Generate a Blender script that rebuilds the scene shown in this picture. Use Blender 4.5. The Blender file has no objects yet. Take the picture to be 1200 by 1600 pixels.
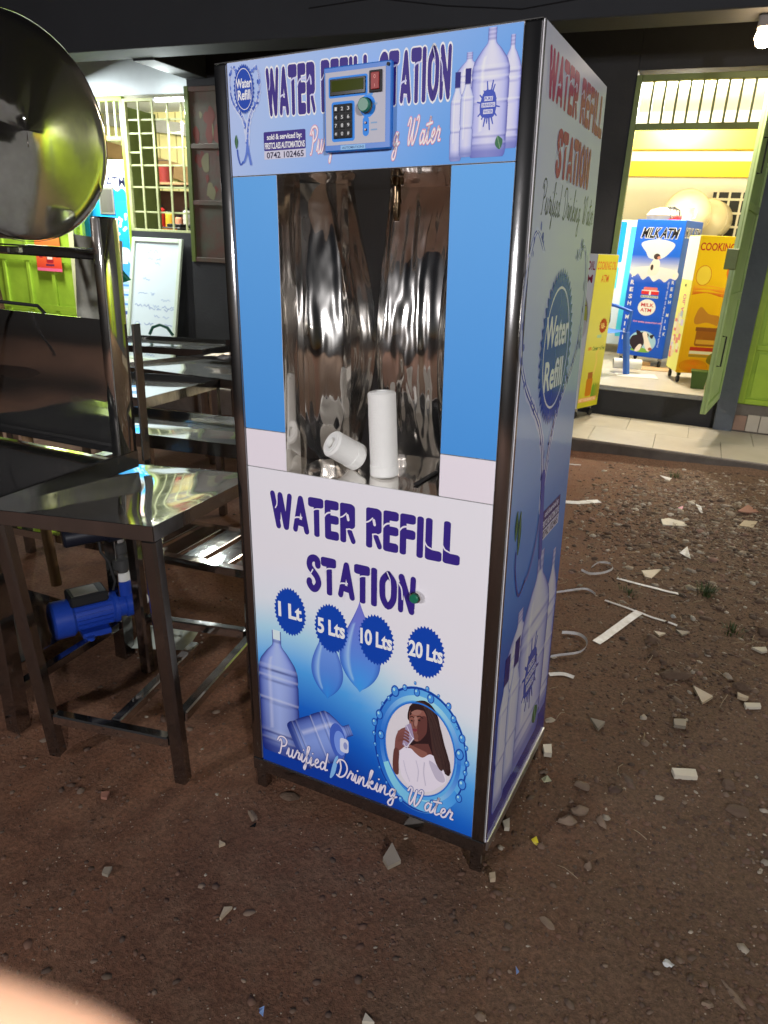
import bpy, bmesh, math, random
from mathutils import Vector, Matrix, noise
R = math.radians
random.seed(7)
S = bpy.context.scene
COL = S.collection

# ------------------------------------------------------------------ camera, night sky, lamps, exposure
RW = Matrix(((0.9192529, 0.1767896, -0.3517379), (0.3913348, -0.3132507, 0.8652925), (0.0427925, -0.9330699, -0.3571405)))
CAM = Vector((0.9004, -1.3495, 1.4409))
cd = bpy.data.cameras.new('camera'); cam = bpy.data.objects.new('camera', cd); COL.objects.link(cam)
cd.lens = 24.975; cd.sensor_width = 36; cd.sensor_fit = 'AUTO'; cd.clip_start = 0.01; cd.clip_end = 400
m = Matrix.Identity(4)
for i in range(3):
    m[i][0] = RW[i][0]; m[i][1] = -RW[i][1]; m[i][2] = -RW[i][2]; m[i][3] = CAM[i]
cam.matrix_world = m
cd.dof.use_dof = True; cd.dof.focus_distance = 1.8; cd.dof.aperture_fstop = 9.5
S.camera = cam

w = bpy.data.worlds.new('World'); S.world = w; w.use_nodes = True
nt = w.node_tree; nt.nodes.clear()
sky = nt.nodes.new('ShaderNodeTexSky'); sky.sky_type = 'NISHITA'; sky.sun_disc = False
sky.sun_elevation = R(-4); sky.sun_rotation = R(200)
bg = nt.nodes.new('ShaderNodeBackground'); bg.inputs[1].default_value = 0.15
wo = nt.nodes.new('ShaderNodeOutputWorld')
nt.links.new(sky.outputs[0], bg.inputs[0]); nt.links.new(bg.outputs[0], wo.inputs[0])

def lamp(name, kind, loc, power, color, size=.1, size_y=None, aim=None, spread=None):
    d = bpy.data.lights.new(name, kind); d.energy = power; d.color = color
    if kind == 'AREA':
        d.size = size
        if size_y: d.shape = 'RECTANGLE'; d.size_y = size_y
        else: d.shape = 'DISK'
        if spread: d.spread = R(spread)
    elif kind in ('POINT', 'SPOT'): d.shadow_soft_size = size
    o = bpy.data.objects.new(name, d); COL.objects.link(o); o.location = loc
    if aim: o.rotation_euler = (Vector(aim) - Vector(loc)).to_track_quat('-Z', 'Y').to_euler()
    return o
FLOOD = (-3.1, -6.4, 2.75)
lamp('yard_floodlight', 'AREA', FLOOD, 225, (1, .97, .99), .42, aim=(.3, 0, 1.0))
lamp('street_floodlight', 'AREA', (4.3, -5.2, 3.1), 275, (.98, .97, .985), .34, aim=(.6, .3, .9))
lamp('phone_flash', 'POINT', CAM + Vector((.012, -.002, .05)), 1.5, (1, .93, .84), .004)
lamp('left_shop_tube_light', 'AREA', (-4.36, 5.36, 2.66), 46, (.9, 1, .98), .04, .55, aim=(-4.4, 3.6, 1.0))
lamp('left_room_light', 'POINT', (-5.9, 6.55, 2.8), 230, (1, .97, .82), .12)
lamp('left_porch_light', 'AREA', (-6.0, 4.95, 2.68), 150, (.92, 1, 1.0), .9, .08, aim=(-5.6, 5.4, 1.2))
lamp('right_room_light', 'POINT', (.45, 6.9, 2.8), 290, (1, .96, .86), .12)
_b = lamp('bulkhead_light', 'SPOT', (1.0, 4.44, 2.70), 150, (1, .86, .68), .05, aim=(1.15, 3.9, 0)); _b.data.spot_size = R(150); _b.data.spot_blend = .4
_b = lamp('added_facade_light', 'SPOT', (7.2, 4.44, 2.70), 680, (1, .9, .78), .05, aim=(7.2, 5.0, 0)); _b.data.spot_size = R(165); _b.data.spot_blend = .3  # unseen lamp, added to light the far facade that the drum mirrors

S.view_settings.view_transform = 'Standard'; S.view_settings.look = 'None'
S.view_settings.gamma = 1; S.view_settings.use_curve_mapping = False; S.view_settings.exposure = 0.0
S.render.engine = 'CYCLES'
S.cycles.use_denoising = True
S.cycles.max_bounces = 10; S.cycles.glossy_bounces = 8; S.cycles.sample_clamp_indirect = 6
S.cycles.blur_glossy = 0.3

# ------------------------------------------------------------------ helpers
def lin(c):
    return tuple((v / 12.92 if v <= .04045 else ((v + .055) / 1.055) ** 2.4) for v in c[:3])
def rgb(r, g, b): return lin((r / 255, g / 255, b / 255))
def mix(a, b, t): return tuple(a[i] * (1 - t) + b[i] * t for i in range(3))

MATS = {}
def mat(name, color, rough=.5, metal=0., var=.0, vscale=8., col2=None, bump=0., bscale=60., rvar=0., coat=0., emit=0., stretch=(1, 1, 1), attr=False, trans=0., ior=1.45, spec=.5):
    if name in MATS: return MATS[name]
    M = bpy.data.materials.new(name); M.use_nodes = True; MATS[name] = M
    T = M.node_tree; N = T.nodes; L = T.links
    p = N['Principled BSDF']
    p.inputs['Roughness'].default_value = rough; p.inputs['Metallic'].default_value = metal
    p.inputs['Specular IOR Level'].default_value = spec
    p.inputs['Coat Weight'].default_value = coat; p.inputs['Coat Roughness'].default_value = .08
    p.inputs['Transmission Weight'].default_value = trans; p.inputs['IOR'].default_value = ior
    tc = N.new('ShaderNodeTexCoord'); mp = N.new('ShaderNodeMapping'); mp.inputs['Scale'].default_value = stretch
    L.new(tc.outputs['Object'], mp.inputs[0])
    n1 = N.new('ShaderNodeTexNoise'); n1.inputs['Scale'].default_value = vscale; n1.inputs['Detail'].default_value = 6; n1.inputs['Roughness'].default_value = .65
    L.new(mp.outputs[0], n1.inputs['Vector'])
    c2 = col2 or tuple(v * .6 for v in color)
    rp = N.new('ShaderNodeMapRange'); rp.inputs[1].default_value = .32; rp.inputs[2].default_value = .68
    L.new(n1.outputs['Fac'], rp.inputs[0])
    mx = N.new('ShaderNodeMix'); mx.data_type = 'RGBA'
    mu = N.new('ShaderNodeMath'); mu.operation = 'MULTIPLY'; mu.inputs[1].default_value = var
    L.new(rp.outputs[0], mu.inputs[0]); L.new(mu.outputs[0], mx.inputs[0])
    if attr:
        at = N.new('ShaderNodeAttribute'); at.attribute_name = 'Col'
        L.new(at.outputs['Color'], mx.inputs[6])
        d = N.new('ShaderNodeVectorMath'); d.operation = 'SCALE'; d.inputs[3].default_value = .72
        L.new(at.outputs['Color'], d.inputs[0]); L.new(d.outputs[0], mx.inputs[7])
    else:
        mx.inputs[6].default_value = (*color, 1); mx.inputs[7].default_value = (*c2, 1)
    L.new(mx.outputs[2], p.inputs['Base Color'])
    if rvar:
        r2 = N.new('ShaderNodeMapRange'); r2.inputs[1].default_value = .3; r2.inputs[2].default_value = .7
        r2.inputs[3].default_value = max(.02, rough - rvar); r2.inputs[4].default_value = rough + rvar
        L.new(n1.outputs['Fac'], r2.inputs[0]); L.new(r2.outputs[0], p.inputs['Roughness'])
    if bump:
        n2 = N.new('ShaderNodeTexNoise'); n2.inputs['Scale'].default_value = bscale; n2.inputs['Detail'].default_value = 5
        L.new(mp.outputs[0], n2.inputs['Vector'])
        b = N.new('ShaderNodeBump'); b.inputs['Strength'].default_value = bump; b.inputs['Distance'].default_value = .01
        L.new(n2.outputs['Fac'], b.inputs['Height']); L.new(b.outputs[0], p.inputs['Normal'])
    if emit:
        p.inputs['Emission Color'].default_value = (*color, 1); p.inputs['Emission Strength'].default_value = emit
    return M

STEEL = mat('polished_steel', (.62, .6, .58), .06, 1, .3, 10, col2=(.46, .44, .42), bump=.012, bscale=16, rvar=.04)
STEELR = mat('brushed_steel_frame', (.36, .355, .36), .10, 1, .5, 9, col2=(.15, .145, .14), bump=.05, bscale=22, rvar=.07, stretch=(1, 1, .3))
CAVITY = mat('dented_mirror_steel', (.80, .77, .73), .055, 1, .2, 9, bump=.03, bscale=9, rvar=.03, stretch=(1, 1, .42))
def haze_lobe(M, fac, ro, c):
    t_ = M.node_tree; p2 = t_.nodes.new('ShaderNodeBsdfPrincipled'); p2.inputs['Metallic'].default_value = 1; p2.inputs['Roughness'].default_value = ro; p2.inputs['Base Color'].default_value = (*c, 1)
    mx_ = t_.nodes.new('ShaderNodeMixShader'); mx_.inputs[0].default_value = fac
    t_.links.new(t_.nodes['Principled BSDF'].outputs[0], mx_.inputs[1]); t_.links.new(p2.outputs[0], mx_.inputs[2]); t_.links.new(mx_.outputs[0], t_.nodes['Material Output'].inputs[0])
    return M
haze_lobe(CAVITY, .24, .22, (.8, .77, .74)); haze_lobe(STEEL, .06, .42, (.55, .53, .5)); haze_lobe(STEELR, .07, .4, (.4, .39, .38))
PRINT = mat('printed_vinyl', (.8, .8, .8), .5, 0, .05, 3, attr=True, spec=.3)
GLOSSP = mat('glossy_printed_vinyl', (.8, .8, .8), .16, 0, .05, 3, attr=True, coat=.3, bump=.02, bscale=6)
PAPERP = mat('printed_paper', (.8, .8, .8), .6, 0, .08, 6, attr=True)
DARKWALL = mat('dark_grey_wall_paint', (.022, .022, .025), .8, 0, .6, 2.5, col2=(.011, .011, .012), bump=.25, bscale=45)
PILLARP = mat('slate_grey_wall_paint', (.10, .115, .135), .7, 0, .55, 3, col2=(.06, .068, .08), bump=.4, bscale=30)
FASCIA = mat('charcoal_plaster', (.034, .036, .041), .85, 0, .5, 1.3, col2=(.024, .025, .028), bump=.12, bscale=25)
LIME = mat('lime_green_gloss_paint', (.36, .52, .04), .35, 0, .75, 7, col2=(.26, .4, .03), bump=.06, bscale=20)
OLIVE = mat('olive_green_paint', (.12, .16, .035), .45, 0, .5, 6, col2=(.07, .09, .02), bump=.1, bscale=30)
MINT = mat('pale_green_gloss_paint', (.38, .52, .20), .3, 0, .5, 7, col2=(.24, .32, .10), bump=.05, bscale=20)
GRILLE = mat('chipped_cream_green_paint', (.5, .52, .26), .5, 0, .7, 14, col2=(.3, .32, .13), bump=.1, bscale=60)
YELLOWW = mat('yellow_wall_paint', (.74, .50, .02), .6, 0, .2, 3)
WHITEW = mat('cream_wall_paint', (.78, .74, .6), .6, 0, .15, 3)
WHITEL = mat('white_lintel_paint', (.62, .66, .68), .6, 0, .3, 3, bump=.08, bscale=20)
WHITEP = mat('white_plastic', (.78, .78, .76), .42, 0, .06, 12)
BLACKP = mat('black_plastic', (.010, .010, .012), .6, 0, .3, 20)
NAVY = mat('dark_blue_black_plastic', (.012, .014, .025), .4, 0, .3, 20)
RUBBER = mat('grey_rubber', (.05, .05, .05), .6, 0, .3, 30)
BLUEM = mat('blue_cast_metal', (.015, .06, .42), .33, 0, .35, 12, col2=(.01, .04, .3), bump=.05, bscale=60, coat=.3)
BLUEP = mat('blue_moulded_plastic', (.03, .13, .55), .4, 0, .1, 10)
BRASS = mat('aged_brass', (.28, .2, .12), .18, 1, .4, 20)
GREENB = mat('green_button_plastic', (.01, .16, .09), .35, 0, .1, 20)
WOOD = mat('rough_wood', (.22, .13, .06), .7, 0, .6, 20, col2=(.1, .055, .025), stretch=(1, 1, .2), bump=.2, bscale=40)
def cmat(name, c, rough=.6, **k): return mat(name, c, rough, 0, k.pop('var', .2), k.pop('vscale', 8), **k)

class MB:
    def __init__(s): s.bm = bmesh.new(); s.cl = s.bm.verts.layers.float_color.new('Col'); s.c = (.8, .8, .8)
    def v(s, p):
        x = s.bm.verts.new(p); x[s.cl] = (*s.c, 1); return x
    def box(s, a, b, bev=0., mtx=None, seg=1):
        x0, y0, z0 = a; x1, y1, z1 = b
        P = [Vector(q) for q in ((x0, y0, z0), (x1, y0, z0), (x1, y1, z0), (x0, y1, z0), (x0, y0, z1), (x1, y0, z1), (x1, y1, z1), (x0, y1, z1))]
        if mtx: P = [mtx @ q for q in P]
        V = [s.v(q) for q in P]
        F = [s.bm.faces.new([V[i] for i in f]) for f in ((3, 2, 1, 0), (4, 5, 6, 7), (0, 1, 5, 4), (1, 2, 6, 5), (2, 3, 7, 6), (3, 0, 4, 7))]
        if bev:
            E = list({e for f in F for e in f.edges})
            bmesh.ops.bevel(s.bm, geom=E, offset=bev, segments=seg, affect='EDGES', profile=.5)
        return s
    def bar(s, p0, p1, wd, ht, up=(0, 0, 1), bev=.004):
        p0, p1 = Vector(p0), Vector(p1); d = (p1 - p0); l = d.length; d.normalize()
        upv = Vector(up)
        if abs(d.dot(upv)) > .95: upv = Vector((0, 1, 0))
        x = d.cross(upv).normalized(); z = x.cross(d)
        M = Matrix(((x[0], d[0], z[0], p0[0]), (x[1], d[1], z[1], p0[1]), (x[2], d[2], z[2], p0[2]), (0, 0, 0, 1)))
        return s.box((-wd / 2, 0, -ht / 2), (wd / 2, l, ht / 2), bev, M)
    def rings(s, rs, caps=True, closed=False):
        L = [[s.v(p) for p in r] for r in rs]; n = len(L[0])
        for a, b in zip(L, L[1:]):
            for i in range(n): s.bm.faces.new((a[i], a[(i + 1) % n], b[(i + 1) % n], b[i]))
        if caps:
            s.bm.faces.new(list(reversed(L[0]))); s.bm.faces.new(L[-1])
        return s
    def lathe(s, o, ax, prof, n=24, caps=True):
        o, ax = Vector(o), Vector(ax).normalized()
        x = ax.orthogonal().normalized(); y = ax.cross(x)
        return s.rings([[o + ax * h + (x * math.cos(t * 2 * math.pi / n) + y * math.sin(t * 2 * math.pi / n)) * r for t in range(n)] for r, h in prof], caps)
    def cyl(s, p0, p1, r0, r1=None, n=20, ch=0.):
        p0, p1 = Vector(p0), Vector(p1); l = (p1 - p0).length; r1 = r0 if r1 is None else r1
        pr = [(r0, 0), (r1, l)] if not ch else [(r0 - ch, 0), (r0, ch), (r1, l - ch), (r1 - ch, l)]
        return s.lathe(p0, p1 - p0, pr, n)
    def tube(s, pts, r, n=8):
        P = [Vector(p) for p in pts]; rs = []
        prev = None
        for i, p in enumerate(P):
            d = (P[min(i + 1, len(P) - 1)] - P[max(i - 1, 0)]).normalized()
            x = d.orthogonal().normalized() if prev is None else (prev - d * prev.dot(d)).normalized()
            prev = x; y = d.cross(x); rr = r[i] if isinstance(r, (list, tuple)) else r
            rs.append([p + (x * math.cos(t * 2 * math.pi / n) + y * math.sin(t * 2 * math.pi / n)) * rr for t in range(n)])
        return s.rings(rs)
    def grid(s, nu, nv, fn, col=None, thick=0.):
        G = []
        for j in range(nv + 1):
            row = []
            for i in range(nu + 1):
                u, v = i / nu, j / nv
                if col: s.c = col(u, v)
                row.append(s.v(fn(u, v)))
            G.append(row)
        for j in range(nv):
            for i in range(nu): s.bm.faces.new((G[j][i], G[j][i + 1], G[j + 1][i + 1], G[j + 1][i]))
        return s
    def prism(s, pts, vec):
        vec = Vector(vec); n = len(pts)
        A = [s.v(p) for p in pts]; B = [s.v(Vector(p) + vec) for p in pts]
        s.bm.faces.new(list(reversed(A))); s.bm.faces.new(B)
        for i in range(n): s.bm.faces.new((A[i], A[(i + 1) % n], B[(i + 1) % n], B[i]))
        return s
    def build(s, name, material, parent=None, smooth=35, mtx=None, **tags):
        me = bpy.data.meshes.new(name)
        bmesh.ops.recalc_face_normals(s.bm, faces=s.bm.faces[:])
        s.bm.to_mesh(me); s.bm.free()
        me.materials.append(material)
        if smooth:
            me.shade_smooth(); me.set_sharp_from_angle(angle=R(smooth))
        return link(name, me, parent, mtx, **tags)

def link(name, me, parent=None, mtx=None, **tags):
    o = bpy.data.objects.new(name, me); COL.objects.link(o)
    if parent: o.parent = parent
    if mtx is not None: o.matrix_local = mtx
    for k, v in tags.items(): o[k] = v
    return o
def thing(name, label, cat, mtx=None, group=None):
    o = bpy.data.objects.new(name, None); COL.objects.link(o); o.empty_display_size = .1
    if mtx is not None: o.matrix_world = mtx
    o['label'] = label; o['category'] = cat
    if group: o['group'] = group
    return o
def tag(o, label, cat, group=None):
    o['label'] = label; o['category'] = cat
    if group: o['group'] = group
    return o
def copy_part(o, parent, mtx=None):
    c = o.copy(); COL.objects.link(c); c.parent = parent
    if mtx is not None: c.matrix_local = mtx
    return c
def frame(x, y, z, yaw=0., up=None):
    """matrix standing at x,y,z turned by yaw degrees; up: tilt to that normal"""
    M = Matrix.Rotation(R(yaw), 4, 'Z')
    if up is not None:
        q = Vector((0, 0, 1)).rotation_difference(Vector(up)).to_matrix().to_4x4(); M = q @ M
    M.translation = (x, y, z); return M
GN = Vector((-.04209, .0188, .99894))
def gz(x, y): return (.04209 * x - .0188 * y) / .99894
def gframe(x, y, yaw=0., dz=0.): return frame(x, y, gz(x, y) + dz, yaw, GN)
def T(x, y, z): return Matrix.Translation((x, y, z))

# ---- flat print: layered coloured shapes on a plane o + u*U + v*V (a few hundredths of a mm proud of each other)
def cr(pts, k=6, closed=False):
    P = [Vector((p[0], p[1])) for p in pts]; out = []
    n = len(P)
    for i in range(n if closed else n - 1):
        if closed: a, b, c, d = P[(i - 1) % n], P[i], P[(i + 1) % n], P[(i + 2) % n]
        else: a, b, c, d = P[max(i - 1, 0)], P[i], P[i + 1], P[min(i + 2, n - 1)]
        for j in range(k):
            t = j / k
            out.append(.5 * ((2 * b) + (c - a) * t + (2 * a - 5 * b + 4 * c - d) * t * t + (3 * b - a - 3 * c + d) * t ** 3))
    if not closed: out.append(P[-1])
    return [(p.x, p.y) for p in out]
_TXT = {}
def text_shape(s, bold=0., space=1.):
    k = (s, bold, space)
    if k in _TXT: return _TXT[k]
    cu = bpy.data.curves.new('txt', 'FONT'); cu.body = s; cu.resolution_u = 3; cu.offset = bold; cu.space_character = space
    o = bpy.data.objects.new('txt', cu); COL.objects.link(o)
    dg = bpy.context.evaluated_depsgraph_get(); ev = o.evaluated_get(dg); me = ev.to_mesh()
    V = [(v.co.x, v.co.y) for v in me.vertices]; F = [tuple(p.vertices) for p in me.polygons]
    ev.to_mesh_clear(); bpy.data.objects.remove(o); bpy.data.curves.remove(cu)
    x0 = min(v[0] for v in V); x1 = max(v[0] for v in V); y0 = min(v[1] for v in V); y1 = max(v[1] for v in V)
    _TXT[k] = ([((v[0] - x0) / (x1 - x0), (v[1] - y0) / (y1 - y0)) for v in V], F)
    return _TXT[k]
class Print:
    STEP = .00002
    def __init__(s, o, U, V, N, h=.0006):
        s.o, s.U, s.V, s.N = Vector(o), Vector(U), Vector(V), Vector(N); s.h = h * .4
        s.vs, s.cs, s.fs = [], [], []
    def up(s, k=1): s.h += s.STEP * k; return s
    def p(s, u, v, c):
        s.vs.append(s.o + s.U * u + s.V * v + s.N * s.h); s.cs.append(tuple(min(.86, q * 1.22) for q in c)); return len(s.vs) - 1
    def poly(s, pts, col):
        s.up()
        s.fs.append([s.p(q[0], q[1], col[i] if isinstance(col, list) else (col(*q) if callable(col) else col)) for i, q in enumerate(pts)])
        return s
    def blob(s, pts, col, k=5): return s.poly(cr(pts, k, True), col)
    def grid(s, nu, nv, pos, col):
        s.up(); b = len(s.vs)
        for j in range(nv + 1):
            for i in range(nu + 1):
                u, v = i / nu, j / nv; q = pos(u, v); s.p(q[0], q[1], col(u, v))
        for j in range(nv):
            for i in range(nu):
                a = b + j * (nu + 1) + i; s.fs.append([a, a + 1, a + nu + 2, a + nu + 1])
        return s
    def rect(s, u0, u1, v0, v1, col): return s.poly([(u0, v0), (u1, v0), (u1, v1), (u0, v1)], col)
    def rrect(s, u0, u1, v0, v1, r, col, k=4):
        P = []
        for cx, cy, a in ((u1 - r, v1 - r, 0), (u0 + r, v1 - r, 90), (u0 + r, v0 + r, 180), (u1 - r, v0 + r, 270)):
            P += [(cx + r * math.cos(R(a + 90 * i / k)), cy + r * math.sin(R(a + 90 * i / k))) for i in range(k + 1)]
        return s.poly(P, col)
    def ell(s, cx, cy, rx, ry, col, n=32, rot=0.):
        c, sn = math.cos(rot), math.sin(rot)
        pts = []
        for i in range(n):
            a = 2 * math.pi * i / n; x, y = rx * math.cos(a), ry * math.sin(a); pts.append((cx + x * c - y * sn, cy + x * sn + y * c))
        return s.poly(pts, col)
    def ring(s, cx, cy, rx, ry, w, col, n=40, a0=0, a1=360, wy=None):
        s.up(); b = len(s.vs); wy = w if wy is None else wy
        for i in range(n + 1):
            a = R(a0 + (a1 - a0) * i / n); c = col(i / n) if callable(col) else col
            s.p(cx + (rx - w) * math.cos(a), cy + (ry - wy) * math.sin(a), c); s.p(cx + rx * math.cos(a), cy + ry * math.sin(a), c)
        for i in range(n): s.fs.append([b + 2 * i, b + 2 * i + 1, b + 2 * i + 3, b + 2 * i + 2])
        return s
    def seal(s, cx, cy, rx, ry, col, teeth=36, depth=.12):
        P = []
        for i in range(teeth * 2):
            a = math.pi * i / teeth; k = 1 if i % 2 == 0 else 1 - depth
            P.append((cx + rx * k * math.cos(a), cy + ry * k * math.sin(a)))
        s.up(); c = s.p(cx, cy, col); idx = [s.p(x, y, col) for x, y in P]
        for i in range(len(idx)): s.fs.append([c, idx[i], idx[(i + 1) % len(idx)]])
        return s
    def stroke(s, pts, wd, col, f=None, smooth=5, taper=None):
        """ribbon with round ends; f maps (x,y) to the plane"""
        s.up()
        P = cr(pts, smooth) if smooth and len(pts) > 2 else pts
        P = [Vector(p) for p in P]; n = len(P); Lp, Rp = [], []
        for i in range(n):
            d = P[min(i + 1, n - 1)] - P[max(i - 1, 0)]
            if d.length < 1e-9: d = Vector((1, 0))
            d.normalize(); nn = Vector((-d.y, d.x)); ww = wd / 2 * (taper(i / (n - 1)) if taper else 1)
            Lp.append(P[i] + nn * ww); Rp.append(P[i] - nn * ww)
        g = f or (lambda q: q)
        ia = [s.p(*g((q.x, q.y)), col) for q in Lp]; ib = [s.p(*g((q.x, q.y)), col) for q in Rp]
        for i in range(n - 1): s.fs.append([ia[i], ib[i], ib[i + 1], ia[i + 1]])
        for e, nb in ((0, 1), (n - 1, n - 2)):
            d = (P[e] - P[nb]).normalized(); nn = Vector((-d.y, d.x)); r = wd / 2 * (taper(0 if e == 0 else 1) if taper else 1)
            idx = []
            for k in range(7):
                a = math.pi * k / 6 - math.pi / 2; q = P[e] + d * r * math.cos(a) + nn * r * math.sin(a); idx.append(s.p(*g((q.x, q.y)), col))
            s.fs.append(idx)
        return s
    def text(s, t, u0, u1, v0, v1, col, bold=0., rot=None, slant=0., space=1.):
        s.up(); V, F = text_shape(t, bold, space); b = len(s.vs)
        for x, y in V:
            q = (u0 + (u1 - u0) * (x + slant * (y - .5)), v0 + (v1 - v0) * y)
            if rot: q = rot(q)
            s.p(q[0], q[1], col)
        s.fs += [[b + i for i in f] for f in F]
        return s
    def build(s, name, parent, material=None, **tags):
        me = bpy.data.meshes.new(name); me.from_pydata(s.vs, [], s.fs)
        a = me.color_attributes.new('Col', 'FLOAT_COLOR', 'POINT')
        a.data.foreach_set('color', [x for c in s.cs for x in (*c[:3], 1)])
        me.materials.append(material or PRINT); me.update()
        return link(name, me, parent, **tags)

# heavy rounded display letters: strokes (points, thickness) and light cuts, box height 1
GLY = {
 'W': (.78, [([(.1, .91), (.27, .1)], .17), ([(.33, .88), (.29, .3)], .12), ([(.36, .9), (.53, .1)], .17), ([(.68, .91), (.55, .1)], .16)], [([(.185, .56), (.24, .66), (.255, .86)], .035)]),
 'A': (.57, [([(.29, .9), (.1, .1)], .16), ([(.3, .9), (.48, .09)], .17), ([(.2, .29), (.42, .27)], .17)], [([(.04, .355), (.14, .41), (.33, .43)], .04), ([(.2, .0), (.235, .14), (.35, .15)], .05)]),
 'T': (.56, [(.0, .50, .75, 1, .10), (.18, .36, .0, .8, .085)], [([(.12, .60), (.19, .69), (.30, .725), (.44, .73)], .036)]),
 'E': (.51, [(.0, .45, .77, 1, .1), (.0, .19, .5, 1, .09), (.0, .45, .41, .63, .1), (.0, .45, .0, .23, .1), (.0, .2, .0, .63, .1)], [([(-.02, .56), (.06, .65), (.18, .695), (.44, .70)], .042)]),
 'R': (.54, [(.0, .19, .0, 1, .09), (.0, .47, .37, 1, .17), ([(.30, .31), (.41, .08)], .15)], [([(-.01, .62), (.09, .66), (.2, .75)], .036), ([(.235, .70), (.26, .60)], .08), ([(.2, .345), (.31, .37), (.46, .33)], .036)]),
 'F': (.51, [(.0, .45, .77, 1, .1), (.0, .19, .5, 1, .09), (.0, .45, .40, .63, .1), (.0, .19, .0, .63, .09)], [([(-.02, .56), (.06, .65), (.18, .695), (.44, .70)], .042)]),
 'I': (.25, [(.0, .185, .0, 1, .09)], []),
 'L': (.52, [(.0, .19, .15, 1, .09), (.0, .47, .0, .25, .1)], [([(-.01, .41), (.06, .32), (.19, .275)], .036)]),
 'S': (.53, [([(.4, .74), (.38, .87), (.26, .91), (.14, .84), (.12, .68), (.22, .56), (.36, .42), (.41, .26), (.32, .11), (.2, .09), (.1, .2), (.1, .27)], .19)], [([(.03, .52), (.14, .48), (.23, .6)], .036)]),
 'O': (.58, [([(.29, .91), (.13, .74), (.11, .5), (.14, .26), (.29, .09), (.44, .26), (.47, .5), (.45, .74), (.29, .91)], .18)], [([(.25, .96), (.34, .80), (.36, .66)], .03)]),
 'N': (.60, [([(.12, .72), (.12, .09)], .16), ([(.13, .91), (.45, .1)], .18), ([(.48, .91), (.46, .2)], .16)], [([(.06, .74), (.14, .62), (.17, .36)], .04)]),
}
def groovy(P, s, u0, u1, v0, v1, col, cut, outline=None, ow=.13, skip=None):
    W = sum(GLY[c][0] if c != ' ' else .3 for c in s); h0 = P.h
    sx = (u1 - u0) / W
    def each(fn, lift):
        x = 0; P.h = h0 + lift
        for i, c in enumerate(s):
            if c == ' ': x += .3; continue
            fn(GLY[c], x, i); x += GLY[c][0]
    def mp(x): return lambda q: (u0 + (q[0] * 1.04 + x) * sx, v0 + q[1] * (v1 - v0))
    def run(strokes, x, i, colr, extra, base):
        for k, sh in enumerate(strokes):
            P.h = base + (k + (i % 2) * 5) * P.STEP
            if len(sh) == 5:
                e = extra / 2; a, b_, c, d, r = sh[0] - e, sh[1] + e, sh[2] - e * .7, sh[3] + e * .7, sh[4] + e; g = mp(x); rr = min(r, (b_ - a) / 2, (d - c) / 2 * 1.6); pts = []
                for cx_, cy_, a0 in ((b_ - rr, d - rr * .62, 0), (a + rr, d - rr * .62, 90), (a + rr, c + rr * .62, 180), (b_ - rr, c + rr * .62, 270)):
                    pts += [g((cx_ + rr * math.cos(R(a0 + 18 * q)), cy_ + rr * .62 * math.sin(R(a0 + 18 * q)))) for q in range(6)]
                P.poly(pts, colr); continue
            pts, t = sh
            P.stroke(pts, t + extra, colr, mp(x), 4)
    if outline: each(lambda g, x, i: run(g[1], x, i, outline, ow, h0), 0)
    each(lambda g, x, i: run(g[1], x, i, col, 0, h0 + 12 * P.STEP), 0)
    each(lambda g, x, i: run(g[2], x, i, cut, 0, h0 + 24 * P.STEP), 0)
    P.h = h0 + 36 * P.STEP
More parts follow.
